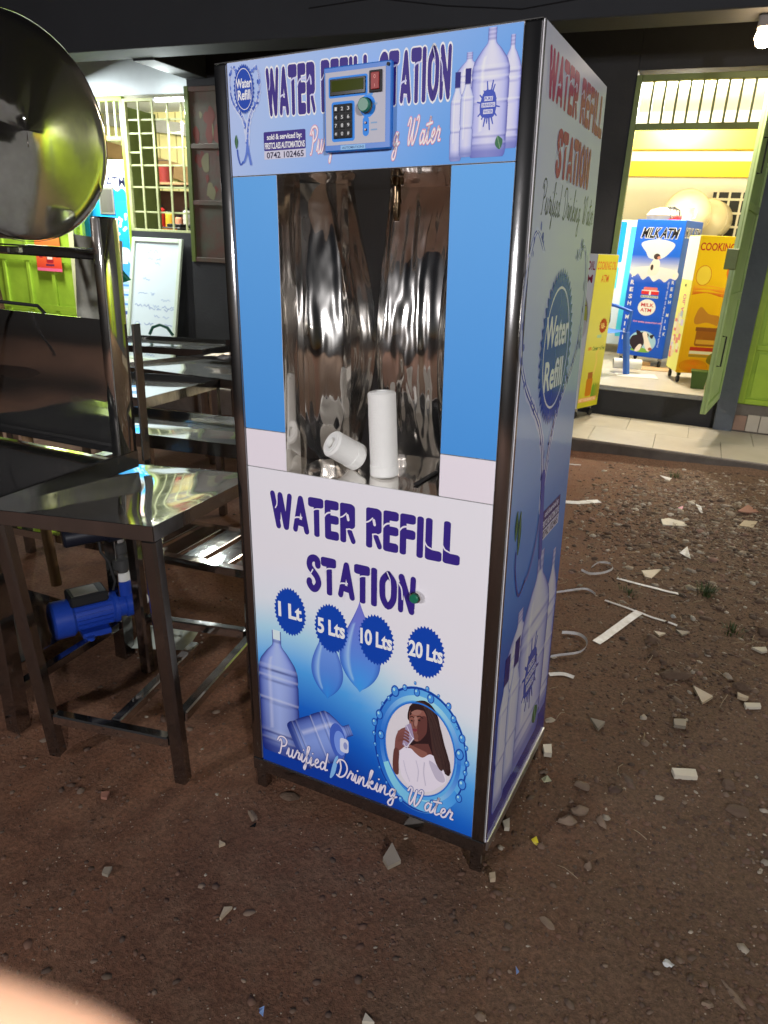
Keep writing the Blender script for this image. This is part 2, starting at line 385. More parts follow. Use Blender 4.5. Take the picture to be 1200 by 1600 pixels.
# brush script, one stroke list per letter, x-height .5
SCR = {
 'P': (.62, [[(.12, .7), (.18, .82), (.26, .6), (.2, .05), (.12, .0)], [(.0, .72), (.1, .92), (.35, .98), (.55, .82), (.48, .55), (.28, .44)]]),
 'u': (.46, [[(-.02, .12), (.06, .42), (.1, .46), (.08, .14), (.16, .02), (.28, .16), (.33, .46)], [(.33, .46), (.3, .14), (.36, .03), (.46, .12)]]),
 'r': (.34, [[(-.02, .1), (.1, .42), (.14, .54), (.18, .43), (.27, .43), (.22, .12), (.34, .1)]]),
 'i': (.24, [[(-.02, .1), (.1, .46), (.08, .12), (.14, .02), (.24, .12)], [(.14, .68), (.15, .69)]]),
 'f': (.30, [[(-.02, .1), (.14, .5), (.24, .9), (.18, .98), (.12, .8), (.12, .0), (.06, -.35), (.0, -.25), (.12, .0), (.3, .12)]]),
 'e': (.34, [[(-.02, .1), (.12, .2), (.26, .36), (.2, .48), (.1, .36), (.1, .12), (.2, .02), (.34, .12)]]),
 'd': (.46, [[(.3, .36), (.18, .46), (.06, .24), (.12, .03), (.26, .14), (.36, .5), (.4, .98)], [(.4, .98), (.34, .3), (.34, .06), (.46, .1)]]),
 'D': (.66, [[(.16, .84), (.24, .5), (.16, .05), (.1, .04)], [(.0, .7), (.12, .92), (.4, .92), (.58, .6), (.5, .22), (.26, .0), (.06, .06)]]),
 'n': (.48, [[(-.02, .1), (.06, .46), (.06, .04)], [(.06, .1), (.2, .44), (.28, .42), (.28, .12), (.34, .02), (.48, .12)]]),
 'k': (.44, [[(-.02, .1), (.14, .6), (.22, .96), (.12, .9), (.08, .02)], [(.1, .2), (.26, .46), (.28, .34), (.12, .24), (.26, .04), (.44, .1)]]),
 'g': (.44, [[(.3, .38), (.18, .46), (.06, .24), (.14, .04), (.3, .3), (.32, .46), (.26, -.3), (.12, -.44), (.04, -.3), (.2, -.05), (.44, .12)]]),
 'W': (.90, [[(.02, .7), (.12, .92), (.2, .8), (.14, .3), (.2, .02), (.34, .4), (.44, .86)], [(.44, .86), (.4, .3), (.46, .02), (.62, .3), (.74, .8), (.68, .96), (.6, .86)]]),
 'a': (.44, [[(.3, .38), (.18, .46), (.06, .24), (.12, .03), (.26, .16), (.33, .46)], [(.33, .46), (.3, .1), (.36, .02), (.46, .12)]]),
 't': (.32, [[(-.02, .1), (.14, .5), (.2, .92), (.12, .4), (.12, .08), (.2, .02), (.32, .12)], [(-.02, .64), (.34, .7)]]),
}
def script(P, s, A, B, hgt, col, t=.085, slant=.25, outline=None, ot=.16):
    """along the line A -> B on the print plane"""
    A, B = Vector(A), Vector(B); W = sum(SCR[c][0] if c != ' ' else .5 for c in s)
    d = (B - A) / W
    for c2, t2 in (((outline, ot),) if outline else ()) + ((col, t),):
        x = 0; h0 = P.h
        for i, c in enumerate(s):
            if c == ' ': x += .5; continue
            for k, st in enumerate(SCR[c][1]):
                P.h = h0 + (i % 3 * 2 + k) * P.STEP
                P.stroke(st, t2, c2, lambda q, x=x: (A.x + d.x * (q[0] + x + slant * q[1]), A.y + d.y * (q[0] + x) + hgt * q[1]), 5)
            x += SCR[c][0]
        P.h = h0 + 8 * P.STEP
def bottle(P, f, kind=0, light=rgb(205, 205, 235), mid=rgb(140, 150, 215), dark=rgb(36, 40, 140), cap=None, shade=.25):
    """printed water bottle in a unit box; f maps (x in -1..1, y in 0..1) to the plane"""
    if kind == 0: prof = [(0, .86), (.02, .95), (.08, 1), (.16, .97), (.2, 1), (.42, .99), (.44, .95), (.46, 1), (.6, 1), (.62, .96), (.64, 1), (.70, .98), (.76, .86), (.84, .5), (.88, .26), (.9, .22), (1, .22)]
    else: prof = [(0, .75), (.03, .95), (.3, 1), (.34, .86), (.38, 1), (.66, 1), (.72, .8), (.78, .5), (.8, .42), (1, .42)]
    def half(y):
        for (a, ra), (b, rb) in zip(prof, prof[1:]):
            if y <= b: return ra + (rb - ra) * (y - a) / (b - a)
        return prof[-1][1]
    rings = (.10, .17, .43, .61, .69) if kind == 0 else (.04, .34, .66)
    def col(u, v):
        x = abs(2 * u - 1); c = mix(light, mid, min(1, x ** 2.2 * .9)); c = mix(c, dark, max(0, (x - .82) / .18) * .85)
        for r in rings:
            k = max(0, 1 - abs(v - r + .006 * (1 - x * x)) / .011); c = mix(c, dark, (.35 + .6 * shade) * k); c = mix(c, (.85, .87, .98), .35 * max(0, 1 - abs(v - r - .02) / .012))
        if v < .13: c = mix(c, mix(mid, dark, .55), min(1, (1 - v / .13) * 1.6) * .85)
        if kind == 0 and v > .9: c = mix(c, dark, .5 if (int(v * 60) % 2) else .2)
        if cap and v > (.9 if kind == 0 else .82): c = cap
        c = mix(c, dark, shade * (1 - v) ** 1.3 * (.35 + .65 * x)); c = mix(c, (.9, .9, 1), (.5 - .3 * shade) * max(0, 1 - abs(2 * u - 1 + .45) / .12) * (.2 < v < .8))
        return c
    P.grid(14, 60, lambda u, v: f(((2 * u - 1) * half(v), v)), col)
def splash(P, cx, cy, w, h, col, bg):
    P.blob([(cx - .28 * w, cy - .25 * h), (cx - .34 * w, cy), (cx - .2 * w, cy + .28 * h), (cx, cy + .33 * h), (cx + .24 * w, cy + .26 * h), (cx + .32 * w, cy), (cx + .25 * w, cy - .26 * h), (cx, cy - .3 * h)], col)
    random.seed(3)
    for a, l in ((100, .52), (72, .55), (60, .5), (125, .38), (150, .45), (172, .5), (20, .36), (-8, .5), (-35, .46), (-62, .5), (-80, .58), (-95, .42), (-110, .52), (-130, .42), (-150, .5)):
        a = R(a); P.stroke([(cx + .2 * w * math.cos(a), cy + .2 * h * math.sin(a)), (cx + l * w * .9 * math.cos(a), cy + l * h * math.sin(a))], w * .055, col, None, 0, lambda t: 1.3 - .5 * t)
    for t, y, ww in (('PURE', .13, .34), ('DRINKING', -.01, .54), ('WATER', -.16, .38)):
        P.rect(cx - ww / 2 * w, cx + ww / 2 * w, cy + (y - .05) * h, cy + (y + .05) * h, bg)
        P.text(t, cx - ww / 2.2 * w, cx + ww / 2.2 * w, cy + (y - .035) * h, cy + (y + .035) * h, col, .02)
def leaf(P, cx, cy, w, h, col, rot=0.):
    c, s = math.cos(rot), math.sin(rot)
    pts = [(0, -.5), (.35, -.2), (.42, .1), (.2, .35), (0, .5), (-.25, .35), (-.42, .05), (-.3, -.25)]
    P.blob([(cx + (x * c - y * s) * w, cy + (x * s + y * c) * h) for x, y in pts], col)
    P.stroke([(cx + .45 * s * h, cy - .45 * c * h), (cx - .45 * s * h, cy + .45 * c * h)], w * .08, mix(col, (.5, .7, .4), .3), None, 0)
def water_heart(P, f, col, col2, w=.02, seed=1):
    """a splash of water shaped like a heart around a badge, with a twisted tail"""
    rnd = random.Random(seed)
    L = [(.18, .93), (.06, 1.0), (-.02, .9), (-.06, .72), (-.04, .52), (.06, .38), (.2, .27), (.36, .14), (.46, -.05), (.5, -.3)]
    Rr = [(.8, .90), (.9, .97), (1.0, .9), (1.04, .72), (1.0, .52), (.9, .38), (.76, .28), (.62, .14), (.54, -.05), (.5, -.3)]
    for pts in (L, Rr):
        Q = cr(pts, 6)
        for off, wd, c in ((0, 1.35, mix(col, (.8, .85, .95), .55)), (.014, .3, col), (-.014, .22, col2), (.004, .12, (.82, .86, .95))):
            P.stroke([f((x + off, y)) for x, y in Q], w * wd, c, None, 0, lambda t: .25 + 1.5 * max(0, t - .35) * (1.4 - t) + .3 * math.sin(t * 40) ** 2)
        for k in range(26):
            x, y = Q[rnd.randrange(len(Q))]; q = f((x + rnd.gauss(0, .02), y + rnd.gauss(0, .015)))
            P.ell(q[0], q[1], w * rnd.uniform(.08, .28), w * rnd.uniform(.12, .5), col if rnd.random() < .6 else col2, 7)
    P.stroke([f((x, y)) for x, y in ((.5, -.28), (.46, -.45), (.36, -.6), (.3, -.62))], w * .5, col)
    P.stroke([f((x, y)) for x, y in ((.5, -.28), (.52, -.42), (.6, -.66))], w * .5, col)
    P.stroke([f((x, y)) for x, y in ((.3, -.62), (.2, -.66), (.12, -.52), (.1, -.4))], w * .3, col2)
    leaf(P, *f((.08, -.26)), w * 1.0, w * 2.6, (.02, .09, .035), -.1)

# ------------------------------------------------------------------ the water refill station
CAB = Matrix(((0.99630, 0.07498, -0.04209, -.003), (-0.07425, 0.99706, 0.01880, .001), (0.04337, -0.01560, 0.99894, .075), (0, 0, 0, 1)))
Wd, Dp, Ht = .672, .5, 1.681
cab = thing('water_refill_station', 'tall blue and white water refill station with steel corner posts and an open dispensing niche', 'vending machine', CAB)
PUR = rgb(48, 30, 118); WHT = rgb(226, 222, 232); SKY1 = rgb(150, 175, 222); COLB = rgb(76, 148, 214); SEALB = rgb(6, 60, 160)
def post_mesh(x0, y0):
    b = MB(); b.box((x0, y0, 0.0185), (x0 + .031, y0 + .031, Ht), .0045, None, 2); return b
for x0, y0 in ((0, -.004), (Wd - .031, -.004), (0, Dp - .027), (Wd - .031, Dp - .027)):
    post_mesh(x0, y0).build('corner_post', STEELR, cab)
for a, b_ in (((0, -.0045, -.02), (Wd, .03, .018)), ((0, Dp - .03, -.02), (Wd, Dp + .0045, .018)), ((-.001, .031, -.02), (.03, Dp - .031, .018)), ((Wd - .03, .031, -.02), (Wd + .001, Dp - .031, .018))):
    MB().box(a, b_, .002).build('base_rail', STEELR, cab)
for x0 in (.006, Wd - .034):
    for y0 in (0, Dp - .03): MB().box((x0, y0, -.078), (x0 + .03, y0 + .03, -.0205), .002).build('foot', STEELR, cab)
def rects(*r):
    b = MB()
    for x0, x1, z0, z1 in r: b.box((x0, 0, z0), (x1, .004, z1), .0006)
    return b
BOARD = mat('white_panel_board', (.72, .71, .73), .4, 0, .06, 4)
header = rects((.032, .6405, 1.476, Ht)).build('header_panel', BOARD, cab)
colL = rects((.032, .143, .945, 1.4745)).build('column_panel', BOARD, cab); colR = rects((.522, .6405, .945, 1.4745)).build('column_panel', BOARD, cab)
lwL = rects((.032, .143, .8545, .9435)).build('white_panel', BOARD, cab); lwR = rects((.522, .6405, .8545, .9435)).build('white_panel', BOARD, cab)
lower = rects((.032, .6405, .019, .853)).build('lower_door', BOARD, cab)
MB().box((Wd + .0005, .0, .019), (Wd + .003, Dp, Ht), .0006).build('side_panel', BOARD, cab)
side = [o for o in cab.children if o.name.startswith('side_panel')][0]
MB().box((-.003, .031, .019), (-.0005, Dp - .028, Ht), .0006).build('side_panel', BOARD, cab)
MB().box((.031, Dp + .0005, .019), (Wd - .031, Dp + .003, Ht - .02), .0006).build('back_panel', BOARD, cab)
MB().box((0, .0, Ht + .0005), (Wd, Dp, Ht + .003), .0006).build('top_panel', STEEL, cab)
MB().box((Wd + .0035, .0, -.004), (Wd + .0085, Dp, .024), .001).build('edge_trim', mat('satin_aluminium_trim', (.7, .7, .72), .35, 1, .2, 20), cab)
MB().box((Wd + .0032, -.001, .03), (Wd + .0048, .003, Ht)).build('edge_trim', STEEL, cab)

def FP(h=.0004): return Print((0, 0, 0), (1, 0, 0), (0, 0, 1), (0, -1, 0), h)
def grad(stops):
    def f(t):
        t = max(0, min(1, t))
        for (a, c), (b, d) in zip(stops, stops[1:]):
            if t <= b: return mix(c, d, (t - a) / (b - a))
        return stops[-1][1]
    return f
# header print
P = FP()
hg = grad([(0, rgb(176, 186, 222)), (.35, rgb(150, 176, 222)), (1, rgb(84, 146, 212))])
P.grid(12, 6, lambda u, v: (.0325 + u * .6075, 1.4765 + v * .204), lambda u, v: hg(.15 + .85 * u * .9 + (.25 - .3 * v) * (.3 + u)))
P.build('background_print', header)
P = FP(.0008)
groovy(P, 'WATER REFILL STATION', .125, .516, 1.578, 1.664, PUR, rgb(190, 190, 224), rgb(222, 218, 240), .085)
P.build('title_lettering', header)
P = FP(.0012)
water_heart(P, lambda q: (.042 + q[0] * .066, 1.598 + (q[1] - .3) * .105), rgb(84, 112, 192), rgb(44, 76, 166), .010, 5)
P.seal(.0725, 1.632, .0255, .0445, SEALB, 34, .11)
P.ring(.0725, 1.632, .0205, .0365, .0009, WHT, wy=.0014)
P.text('Water', .0535, .0915, 1.634, 1.651, WHT, .025); P.text('Refill', .057, .088, 1.613, 1.631, WHT, .025)
P.build('badge_print', header)
P = FP(.0012)
P.rrect(.115, .2145, 1.519, 1.553, .003, PUR); P.rect(.115, .2145, 1.5035, 1.5188, rgb(190, 188, 205))
P.text('sold & serviced by:', .123, .206, 1.5355, 1.5485, WHT, .02, space=.92); P.text('FIRSTCLASS AUTOMATIONS', .117, .2125, 1.522, 1.5335, WHT, .02, space=.9)
P.text('0742 102465', .121, .2095, 1.505, 1.5165, rgb(30, 25, 60), .02)
P.build('sticker', header)
P = FP(.0022)
script(P, 'Purified Drinking Water', (.222, 1.508), (.498, 1.512), .048, rgb(232, 226, 240), .07, .2, rgb(215, 130, 150), .13)
P.build('script_lettering', header)
def bottle_group(P, x0, x1, z0, z1):
    """the five bottles of the print in the box x0..x1, z0..z1"""
    w_, h_ = x1 - x0, z1 - z0
    def B(cx, hw, yb, yt, kind=0, **k): bottle(P, lambda q: (x0 + (cx + q[0] * hw) * w_, z0 + (yb + q[1] * (yt - yb)) * h_), kind, **k)
    B(.26, .20, .28, .84); B(.86, .14, .08, .93); B(.57, .27, .02, 1.0)
    B(.10, .095, .0, .70, 1, cap=rgb(24, 20, 110), mid=rgb(165, 180, 225)); B(.25, .10, .03, .72, 1, cap=rgb(24, 20, 110), mid=rgb(165, 180, 225))
    splash(P, x0 + .56 * w_, z0 + .43 * h_, .36 * w_, .34 * h_, rgb(55, 75, 170), rgb(205, 205, 235))
    leaf(P, x0 + .74 * w_, z0 + .13 * h_, .13 * w_, .11 * h_, (.03, .13, .06), .3)
P = FP(.0012); bottle_group(P, .516, .641, 1.4805, 1.6785); P.build('bottle_print', header)
for o_, (x0, x1) in ((colL, (.0325, .1425)), (colR, (.5225, .64))):
    P = FP(); P.grid(2, 6, lambda u, v: (x0 + u * (x1 - x0), .9455 + v * .5285), lambda u, v: mix(rgb(66, 138, 208), rgb(86, 154, 216), v)); P.build('background_print', o_)
for o_, (x0, x1) in ((lwL, (.0325, .1425)), (lwR, (.5225, .64))):
    P = FP(); P.rect(x0, x1, .855, .943, rgb(216, 208, 216)); P.build('background_print', o_)
# lower door print
lg = grad([(0, rgb(214, 211, 217)), (.2, rgb(206, 211, 226)), (.36, rgb(158, 198, 234)), (.55, rgb(72, 150, 216)), (.78, rgb(16, 90, 186)), (1, rgb(4, 52, 148))])
P = FP()
P.grid(16, 40, lambda u, v: (.0325 + u * .6075, .0195 + v * .833), lambda u, v: lg((.66 - v - .16 * (u - .3) + .05 * math.sin(u * 5)) / .60))
P.build('background_print', lower)
P = FP(.0006)
groovy(P, 'WATER REFILL', .092, .578, .708, .803, PUR, rgb(214, 208, 218))
groovy(P, 'STATION', .190, .478, .566, .662, PUR, rgb(210, 208, 220))
P.build('title_lettering', lower)
def drop(P, cx, base, w_, h_, top, bot):
    def pos(u, v):
        s_ = math.sin(math.pi * min(1, (1 - v) * 1.02) ** 1.55) ** .8 if v < .995 else 0
        return (cx + (2 * u - 1) * w_ * s_, base + v * h_)
    def col(u, v):
        x = abs(2 * u - 1); c = mix(bot, top, v); c = mix(c, rgb(30, 60, 160), max(0, x - .75) * 2.4)
        c = mix(c, rgb(170, 205, 240), .7 * max(0, 1 - abs(2 * u - 1 + .6) / .16) * (.1 < v < .75)); return mix(c, rgb(40, 150, 225), .5 * max(0, 1 - v / .4) * (1 - x))
    P.grid(14, 30, pos, col)
P = FP(.0006)
drop(P, .335, .325, .056, .245, rgb(110, 105, 190), rgb(60, 140, 220)); drop(P, .243, .278, .046, .21, rgb(120, 150, 215), rgb(40, 110, 200))
P.build('water_drop_print', lower)
for t, cx, cz in (('1 Lt', .1385, .494), ('5 Lts', .2565, .478), ('10 Lts', .379, .480), ('20 Lts', .505, .482)):
    P = FP(.0018); P.seal(cx, cz, .0475, .0665, SEALB, 34, .1); hw = .021 + .0035 * len(t)
    P.text(t, cx - hw, cx + hw, cz - .019, cz + .023, rgb(228, 226, 236), .035, space=.95); P.build('badge_print', lower)
P = FP(.0006)
bottle(P, lambda q: (.094 + q[0] * .062, .055 + q[1] * .375), 0, rgb(158, 176, 228), rgb(52, 84, 186), rgb(6, 20, 100), None, .8)
P.rect(.083, .105, .405, .432, rgb(200, 215, 240))
def lie(q):
    a = R(-62); x, y = q[0] * .074, (q[1] - .45) * .235
    return (.217 + (x * math.cos(a) - y * math.sin(a)) * .82, .148 + (x * math.sin(a) + y * math.cos(a)))
bottle(P, lie, 0, rgb(128, 152, 216), rgb(40, 72, 170), rgb(6, 18, 92), None, .5)
P.ell(.272, .162, .024, .052, rgb(60, 90, 180), rot=.1); P.ell(.278, .158, .017, .036, rgb(110, 140, 215), rot=.1)
P.rrect(.278, .303, .134, .176, .008, rgb(196, 200, 230)); P.ell(.294, .155, .006, .011, rgb(130, 140, 190))
P.blob([(.26, .10), (.272, .115), (.262, .06), (.246, .04)], rgb(120, 170, 225))
P.build('bottle_print', lower)
# woman drinking from a glass, in a ring of water
P = FP(.0006)
cx, cz = .4975, .2165
P.ring(cx, cz - .004, .122, .176, .034, lambda t: mix(rgb(24, 96, 190), rgb(90, 165, 226), .5 + .5 * math.sin(t * 9)), 60, wy=.05)
P.ring(cx, cz - .004, .106, .152, .010, lambda t: mix(rgb(150, 205, 238), rgb(40, 110, 200), .5 + .5 * math.sin(t * 12 + 2)), 60, wy=.014)
P.ring(cx, cz - .004, .121, .175, .004, rgb(14, 56, 150), 60, wy=.006)
P.ring(cx + .01, cz - .016, .112, .158, .016, lambda t: mix(rgb(130, 200, 240), rgb(60, 140, 215), t), 30, 200, 330, wy=.03)
WB = rgb(206, 200, 206)
P.ell(cx, cz, .0905, .129, WB, 40)
HAIR = rgb(44, 24, 26); SKIN = rgb(132, 84, 74); SKD = rgb(94, 54, 50); SHIRT = rgb(214, 206, 220)
P.blob([(0.4720, 0.3340), (0.5010, 0.3550), (0.5240, 0.3490), (0.5410, 0.3240), (0.5530, 0.2770), (0.5650, 0.2350), (0.5770, 0.2050), (0.5760, 0.1720), (0.5570, 0.1790), (0.5410, 0.1910), (0.5270, 0.2040), (0.4890, 0.2070), (0.4720, 0.2250), (0.4870, 0.2770), (0.4650, 0.2930)], HAIR)
P.poly([(0.4670, 0.2140), (0.4880, 0.2310), (0.5200, 0.2420), (0.5410, 0.1940), (0.5150, 0.1630), (0.4900, 0.1840)], SKD)
P.poly([(0.4690, 0.2240), (0.5160, 0.2170), (0.5270, 0.1980), (0.5000, 0.1880), (0.4750, 0.2030)], SKIN)
P.blob([(0.4460, 0.1940), (0.4720, 0.2130), (0.4880, 0.2040), (0.5060, 0.1980), (0.5280, 0.2150), (0.5530, 0.1960), (0.5690, 0.1570), (0.5490, 0.1280), (0.5250, 0.1060), (0.4860, 0.0970), (0.4610, 0.1150), (0.4490, 0.1380)], SHIRT)
P.blob([(0.5230, 0.1960), (0.5520, 0.1830), (0.5660, 0.1560), (0.5560, 0.1460), (0.5400, 0.1550)], rgb(180, 172, 190))
P.blob([(0.4700, 0.3150), (0.4850, 0.3310), (0.5040, 0.3290), (0.5140, 0.3090), (0.5140, 0.2780), (0.5040, 0.2510), (0.4880, 0.2380), (0.4760, 0.2500), (0.4700, 0.2770)], SKIN)
P.blob([(0.4940, 0.3030), (0.5120, 0.3140), (0.5150, 0.2750), (0.5040, 0.2510), (0.4940, 0.2420), (0.4900, 0.2670)], SKD)
P.blob([(0.4670, 0.3250), (0.4850, 0.3440), (0.5090, 0.3390), (0.5170, 0.3100), (0.5250, 0.2670), (0.5320, 0.2230), (0.5430, 0.1920), (0.5570, 0.1790), (0.5640, 0.2110), (0.5490, 0.2640), (0.5360, 0.3170), (0.5190, 0.3420), (0.4950, 0.3510)], mix(HAIR, (.1, .05, .04), .4))
P.blob([(0.4700, 0.3030), (0.4860, 0.3250), (0.5060, 0.3290), (0.4960, 0.3350), (0.4770, 0.3320)], HAIR)
for k in range(16):
    P.stroke([(q[0] + .0012 * (k % 4) * (1 if k % 2 else -1), q[1]) for q in [(0.5000, 0.3460), (0.5190, 0.3220), (0.5300, 0.2750), (0.5400, 0.2320), (0.5560, 0.2030), (0.5680, 0.1780)]] if k < 4 else [(q[0] + .0022 * (k - 8), q[1] + .0016 * ((k * 7) % 5)) for q in [(0.5160, 0.3330), (0.5320, 0.2980), (0.5440, 0.2560), (0.5560, 0.2200), (0.5640, 0.1820)]], .0016, mix(HAIR, (.10, .06, .05), .1 + .4 * ((k * 5) % 7) / 7))
P.blob([(0.4820, 0.3030), (0.4890, 0.3080), (0.4910, 0.2890), (0.4870, 0.2790), (0.4820, 0.2860)], mix(SKIN, (.5, .3, .25), .35)); P.blob([(0.4810, 0.2610), (0.4910, 0.2610), (0.4940, 0.2510), (0.4870, 0.2430), (0.4800, 0.2490)], mix(SKIN, SKD, .4))
P.blob([(0.4740, 0.3140), (0.4860, 0.3250), (0.5000, 0.3260), (0.4950, 0.3150), (0.4820, 0.3100)], mix(SKIN, (.5, .3, .25), .22)); P.stroke([(0.4900, 0.1840), (0.4970, 0.1560), (0.4950, 0.1250)], .0022, rgb(190, 184, 200)); P.stroke([(0.5120, 0.1860), (0.5110, 0.1560), (0.5170, 0.1220)], .0026, rgb(188, 182, 198)); P.stroke([(0.4570, 0.1720), (0.4640, 0.1440), (0.4750, 0.1170)], .002, rgb(192, 186, 202))
P.stroke([(0.4710, 0.3000), (0.4760, 0.3040), (0.4810, 0.3020)], .0022, HAIR); P.stroke([(0.4890, 0.3070), (0.4970, 0.3110), (0.5040, 0.3080)], .0025, HAIR)
P.ell(*[(0.4760, 0.2920)][0], .0028, .0022, (.02, .012, .01), 10); P.ell(*[(0.4950, 0.2990)][0], .0036, .0024, (.02, .012, .01), 10)
P.stroke([(0.4820, 0.2960), (0.4810, 0.2810), (0.4850, 0.2760)], .0018, SKD); P.blob([(0.4770, 0.2680), (0.4850, 0.2730), (0.4910, 0.2710), (0.4850, 0.2640)], rgb(120, 50, 58))
P.blob([(0.4360, 0.2360), (0.4460, 0.2570), (0.4650, 0.2690), (0.4700, 0.2480), (0.4640, 0.2220), (0.4530, 0.2060), (0.4420, 0.1900), (0.4440, 0.1610), (0.4440, 0.1270), (0.4300, 0.1310), (0.4320, 0.1750), (0.4330, 0.2110)], rgb(118, 72, 68))
P.blob([(0.4310, 0.1960), (0.4440, 0.1970), (0.4440, 0.1610), (0.4430, 0.1270), (0.4290, 0.1370)], SKD)
P.poly([(0.4610, 0.2740), (0.4740, 0.2840), (0.4840, 0.2440), (0.4640, 0.2100), (0.4530, 0.2180)], rgb(150, 135, 165))
P.stroke([(0.4630, 0.2740), (0.4750, 0.2500), (0.4820, 0.2440)], .002, rgb(205, 200, 220)); P.stroke([(0.4570, 0.2220), (0.4650, 0.2150), (0.4810, 0.2440)], .002, rgb(215, 210, 225))
for k in range(4): P.stroke([(q[0] , q[1] - k * .0085) for q in [(0.4430, 0.2500), (0.4570, 0.2590), (0.4680, 0.2560)]], .0062, mix(rgb(124, 76, 72), SKD, k * .18))
P.ring(cx, cz, .0925, .131, .003, rgb(40, 110, 200), 50, wy=.004)
hb = P.h
for q0, q1, r in [(0.4310, 0.3590, 19), (0.4560, 0.3760, 11), (0.4870, 0.3730, 14), (0.5220, 0.3670, 16), (0.3900, 0.2810, 17), (0.3770, 0.2550, 14), (0.3760, 0.2230, 9), (0.3950, 0.2250, 16), (0.3790, 0.1920, 8), (0.3870, 0.1610, 6), (0.3920, 0.1280, 6), (0.4120, 0.0900, 6), (0.5670, 0.3610, 12), (0.5800, 0.3310, 13), (0.6030, 0.2860, 15), (0.6140, 0.2640, 9), (0.5990, 0.2410, 19), (0.6180, 0.2230, 11), (0.6150, 0.1960, 10), (0.6090, 0.1610, 19), (0.6030, 0.1190, 15), (0.4150, 0.3340, 9), (0.3980, 0.3140, 7), (0.4820, 0.3960, 6), (0.5130, 0.3900, 9), (0.5410, 0.3800, 6), (0.5900, 0.3100, 6), (0.4360, 0.0640, 9), (0.4520, 0.0550, 12), (0.5830, 0.0800, 5), (0.5370, 0.0770, 14)]:
    q = (q0, q1); rr = r * .00060; P.h = hb
    P.ell(q[0], q[1], rr * .92, rr * 1.4, rgb(20, 66, 160), 14); P.ell(q[0], q[1], rr * .7, rr * 1.1, rgb(66, 136, 210), 14); P.ell(q[0] - rr * .25, q[1] + rr * .35, rr * .28, rr * .4, rgb(160, 210, 240), 8)
P.build('portrait_print', lower)
P = FP(.0032)
script(P, 'Purified Drinking Water', (.080, .060), (.590, .046), .058, rgb(214, 206, 222), .085, .12, rgb(40, 70, 150), .13)
P.build('script_lettering', lower)
gb = MB().cyl((.4800, -.0045, .617), (.4800, -.0145, .617), .0135, n=24, ch=.0015).build('push_button', STEEL, lower)
MB().cyl((.4800, -.0146, .617), (.4800, -.0205, .617), .0105, n=24, ch=.0015).build('button_cap', GREENB, gb)
# side print
SP = lambda h=.0034: Print((Wd + .0026, 0, 0), (0, 1, 0), (0, 0, 1), (1, 0, 0), h)
sg = grad([(0, rgb(192, 194, 208)), (.25, rgb(182, 188, 208)), (.45, rgb(146, 168, 210)), (.62, rgb(62, 112, 190)), (.82, rgb(26, 60, 156)), (1, rgb(14, 30, 124))])
P = SP(); P.grid(8, 30, lambda u, v: (u * Dp, .0195 + v * 1.661), lambda u, v: sg(1 - v + .06 * math.sin(v * 30) * (.1 < v < .5) * .4)); P.build('background_print', side, GLOSSP)
P = SP(.0038); CR = rgb(150, 26, 82)
groovy(P, 'WATER REFILL', .035, .49, 1.575, 1.655, CR, rgb(186, 186, 208)); groovy(P, 'STATION', .125, .405, 1.463, 1.545, CR, rgb(184, 185, 208))
P.build('title_lettering', side, GLOSSP)
P = SP(.0038); script(P, 'Purified Drinking Water', (.05, 1.395), (.485, 1.395), .06, rgb(60, 56, 90), .07, .2); P.build('script_lettering', side, GLOSSP)
P = SP(.0038)
water_heart(P, lambda q: (.015 + q[0] * .45, .87 + (q[1] + .1) * .45), rgb(96, 104, 172), rgb(54, 62, 146), .026, 9)
P.stroke([(.235, .86), (.25, .77), (.27, .66)], .03, rgb(70, 76, 160)); leaf(P, .075, .775, .026, .10, (.03, .10, .05), -.1)
P.seal(.25, 1.14, .132, .165, SEALB, 44, .11); P.ring(.25, 1.14, .103, .128, .0045, WHT, wy=.005)
P.text('Water', .155, .345, 1.145, 1.21, WHT, .025); P.text('Refill', .17, .32, 1.055, 1.12, WHT, .025)
P.build('badge_print', side, GLOSSP)
P = SP(.0046)
P.rrect(.27, .43, .715, .765, .004, PUR); P.rect(.27, .43, .688, .7145, rgb(190, 188, 205))
P.text('sold & serviced by:', .285, .415, .741, .76, WHT, .02); P.text('FIRSTCLASS AUTOMATIONS', .274, .426, .719, .737, WHT, .02); P.text('0742 102465', .28, .42, .691, .711, rgb(30, 25, 60), .02)
P.build('sticker', side, GLOSSP)
P = SP(.0046); bottle_group(P, .02, .49, .075, .66); P.build('bottle_print', side, GLOSSP)

# the niche: bent mirror steel sheets
def sheet(name, p0, eu, ev, nrm, nu, nv, amp, sc, seed, bow=0., par=cab, mt=CAVITY):
    p0, eu, ev, nrm = Vector(p0), Vector(eu), Vector(ev), Vector(nrm)
    def f(u, v):
        p = p0 + eu * u + ev * v
        k = min(1, 8 * min(u, 1 - u)) * min(1, 8 * min(v, 1 - v))
        d = noise.noise(Vector((p.x * sc[0] + seed, p.y * sc[0] + 3.1, p.z * sc[1]))) * amp * k + bow * (1 - (2 * u - 1) ** 2) * (1 - (2 * v - 1) ** 4)
        return p + nrm * d
    return MB().grid(nu, nv, f).build(name, mt, par, 60)
z0, z1 = .850, 1.4745
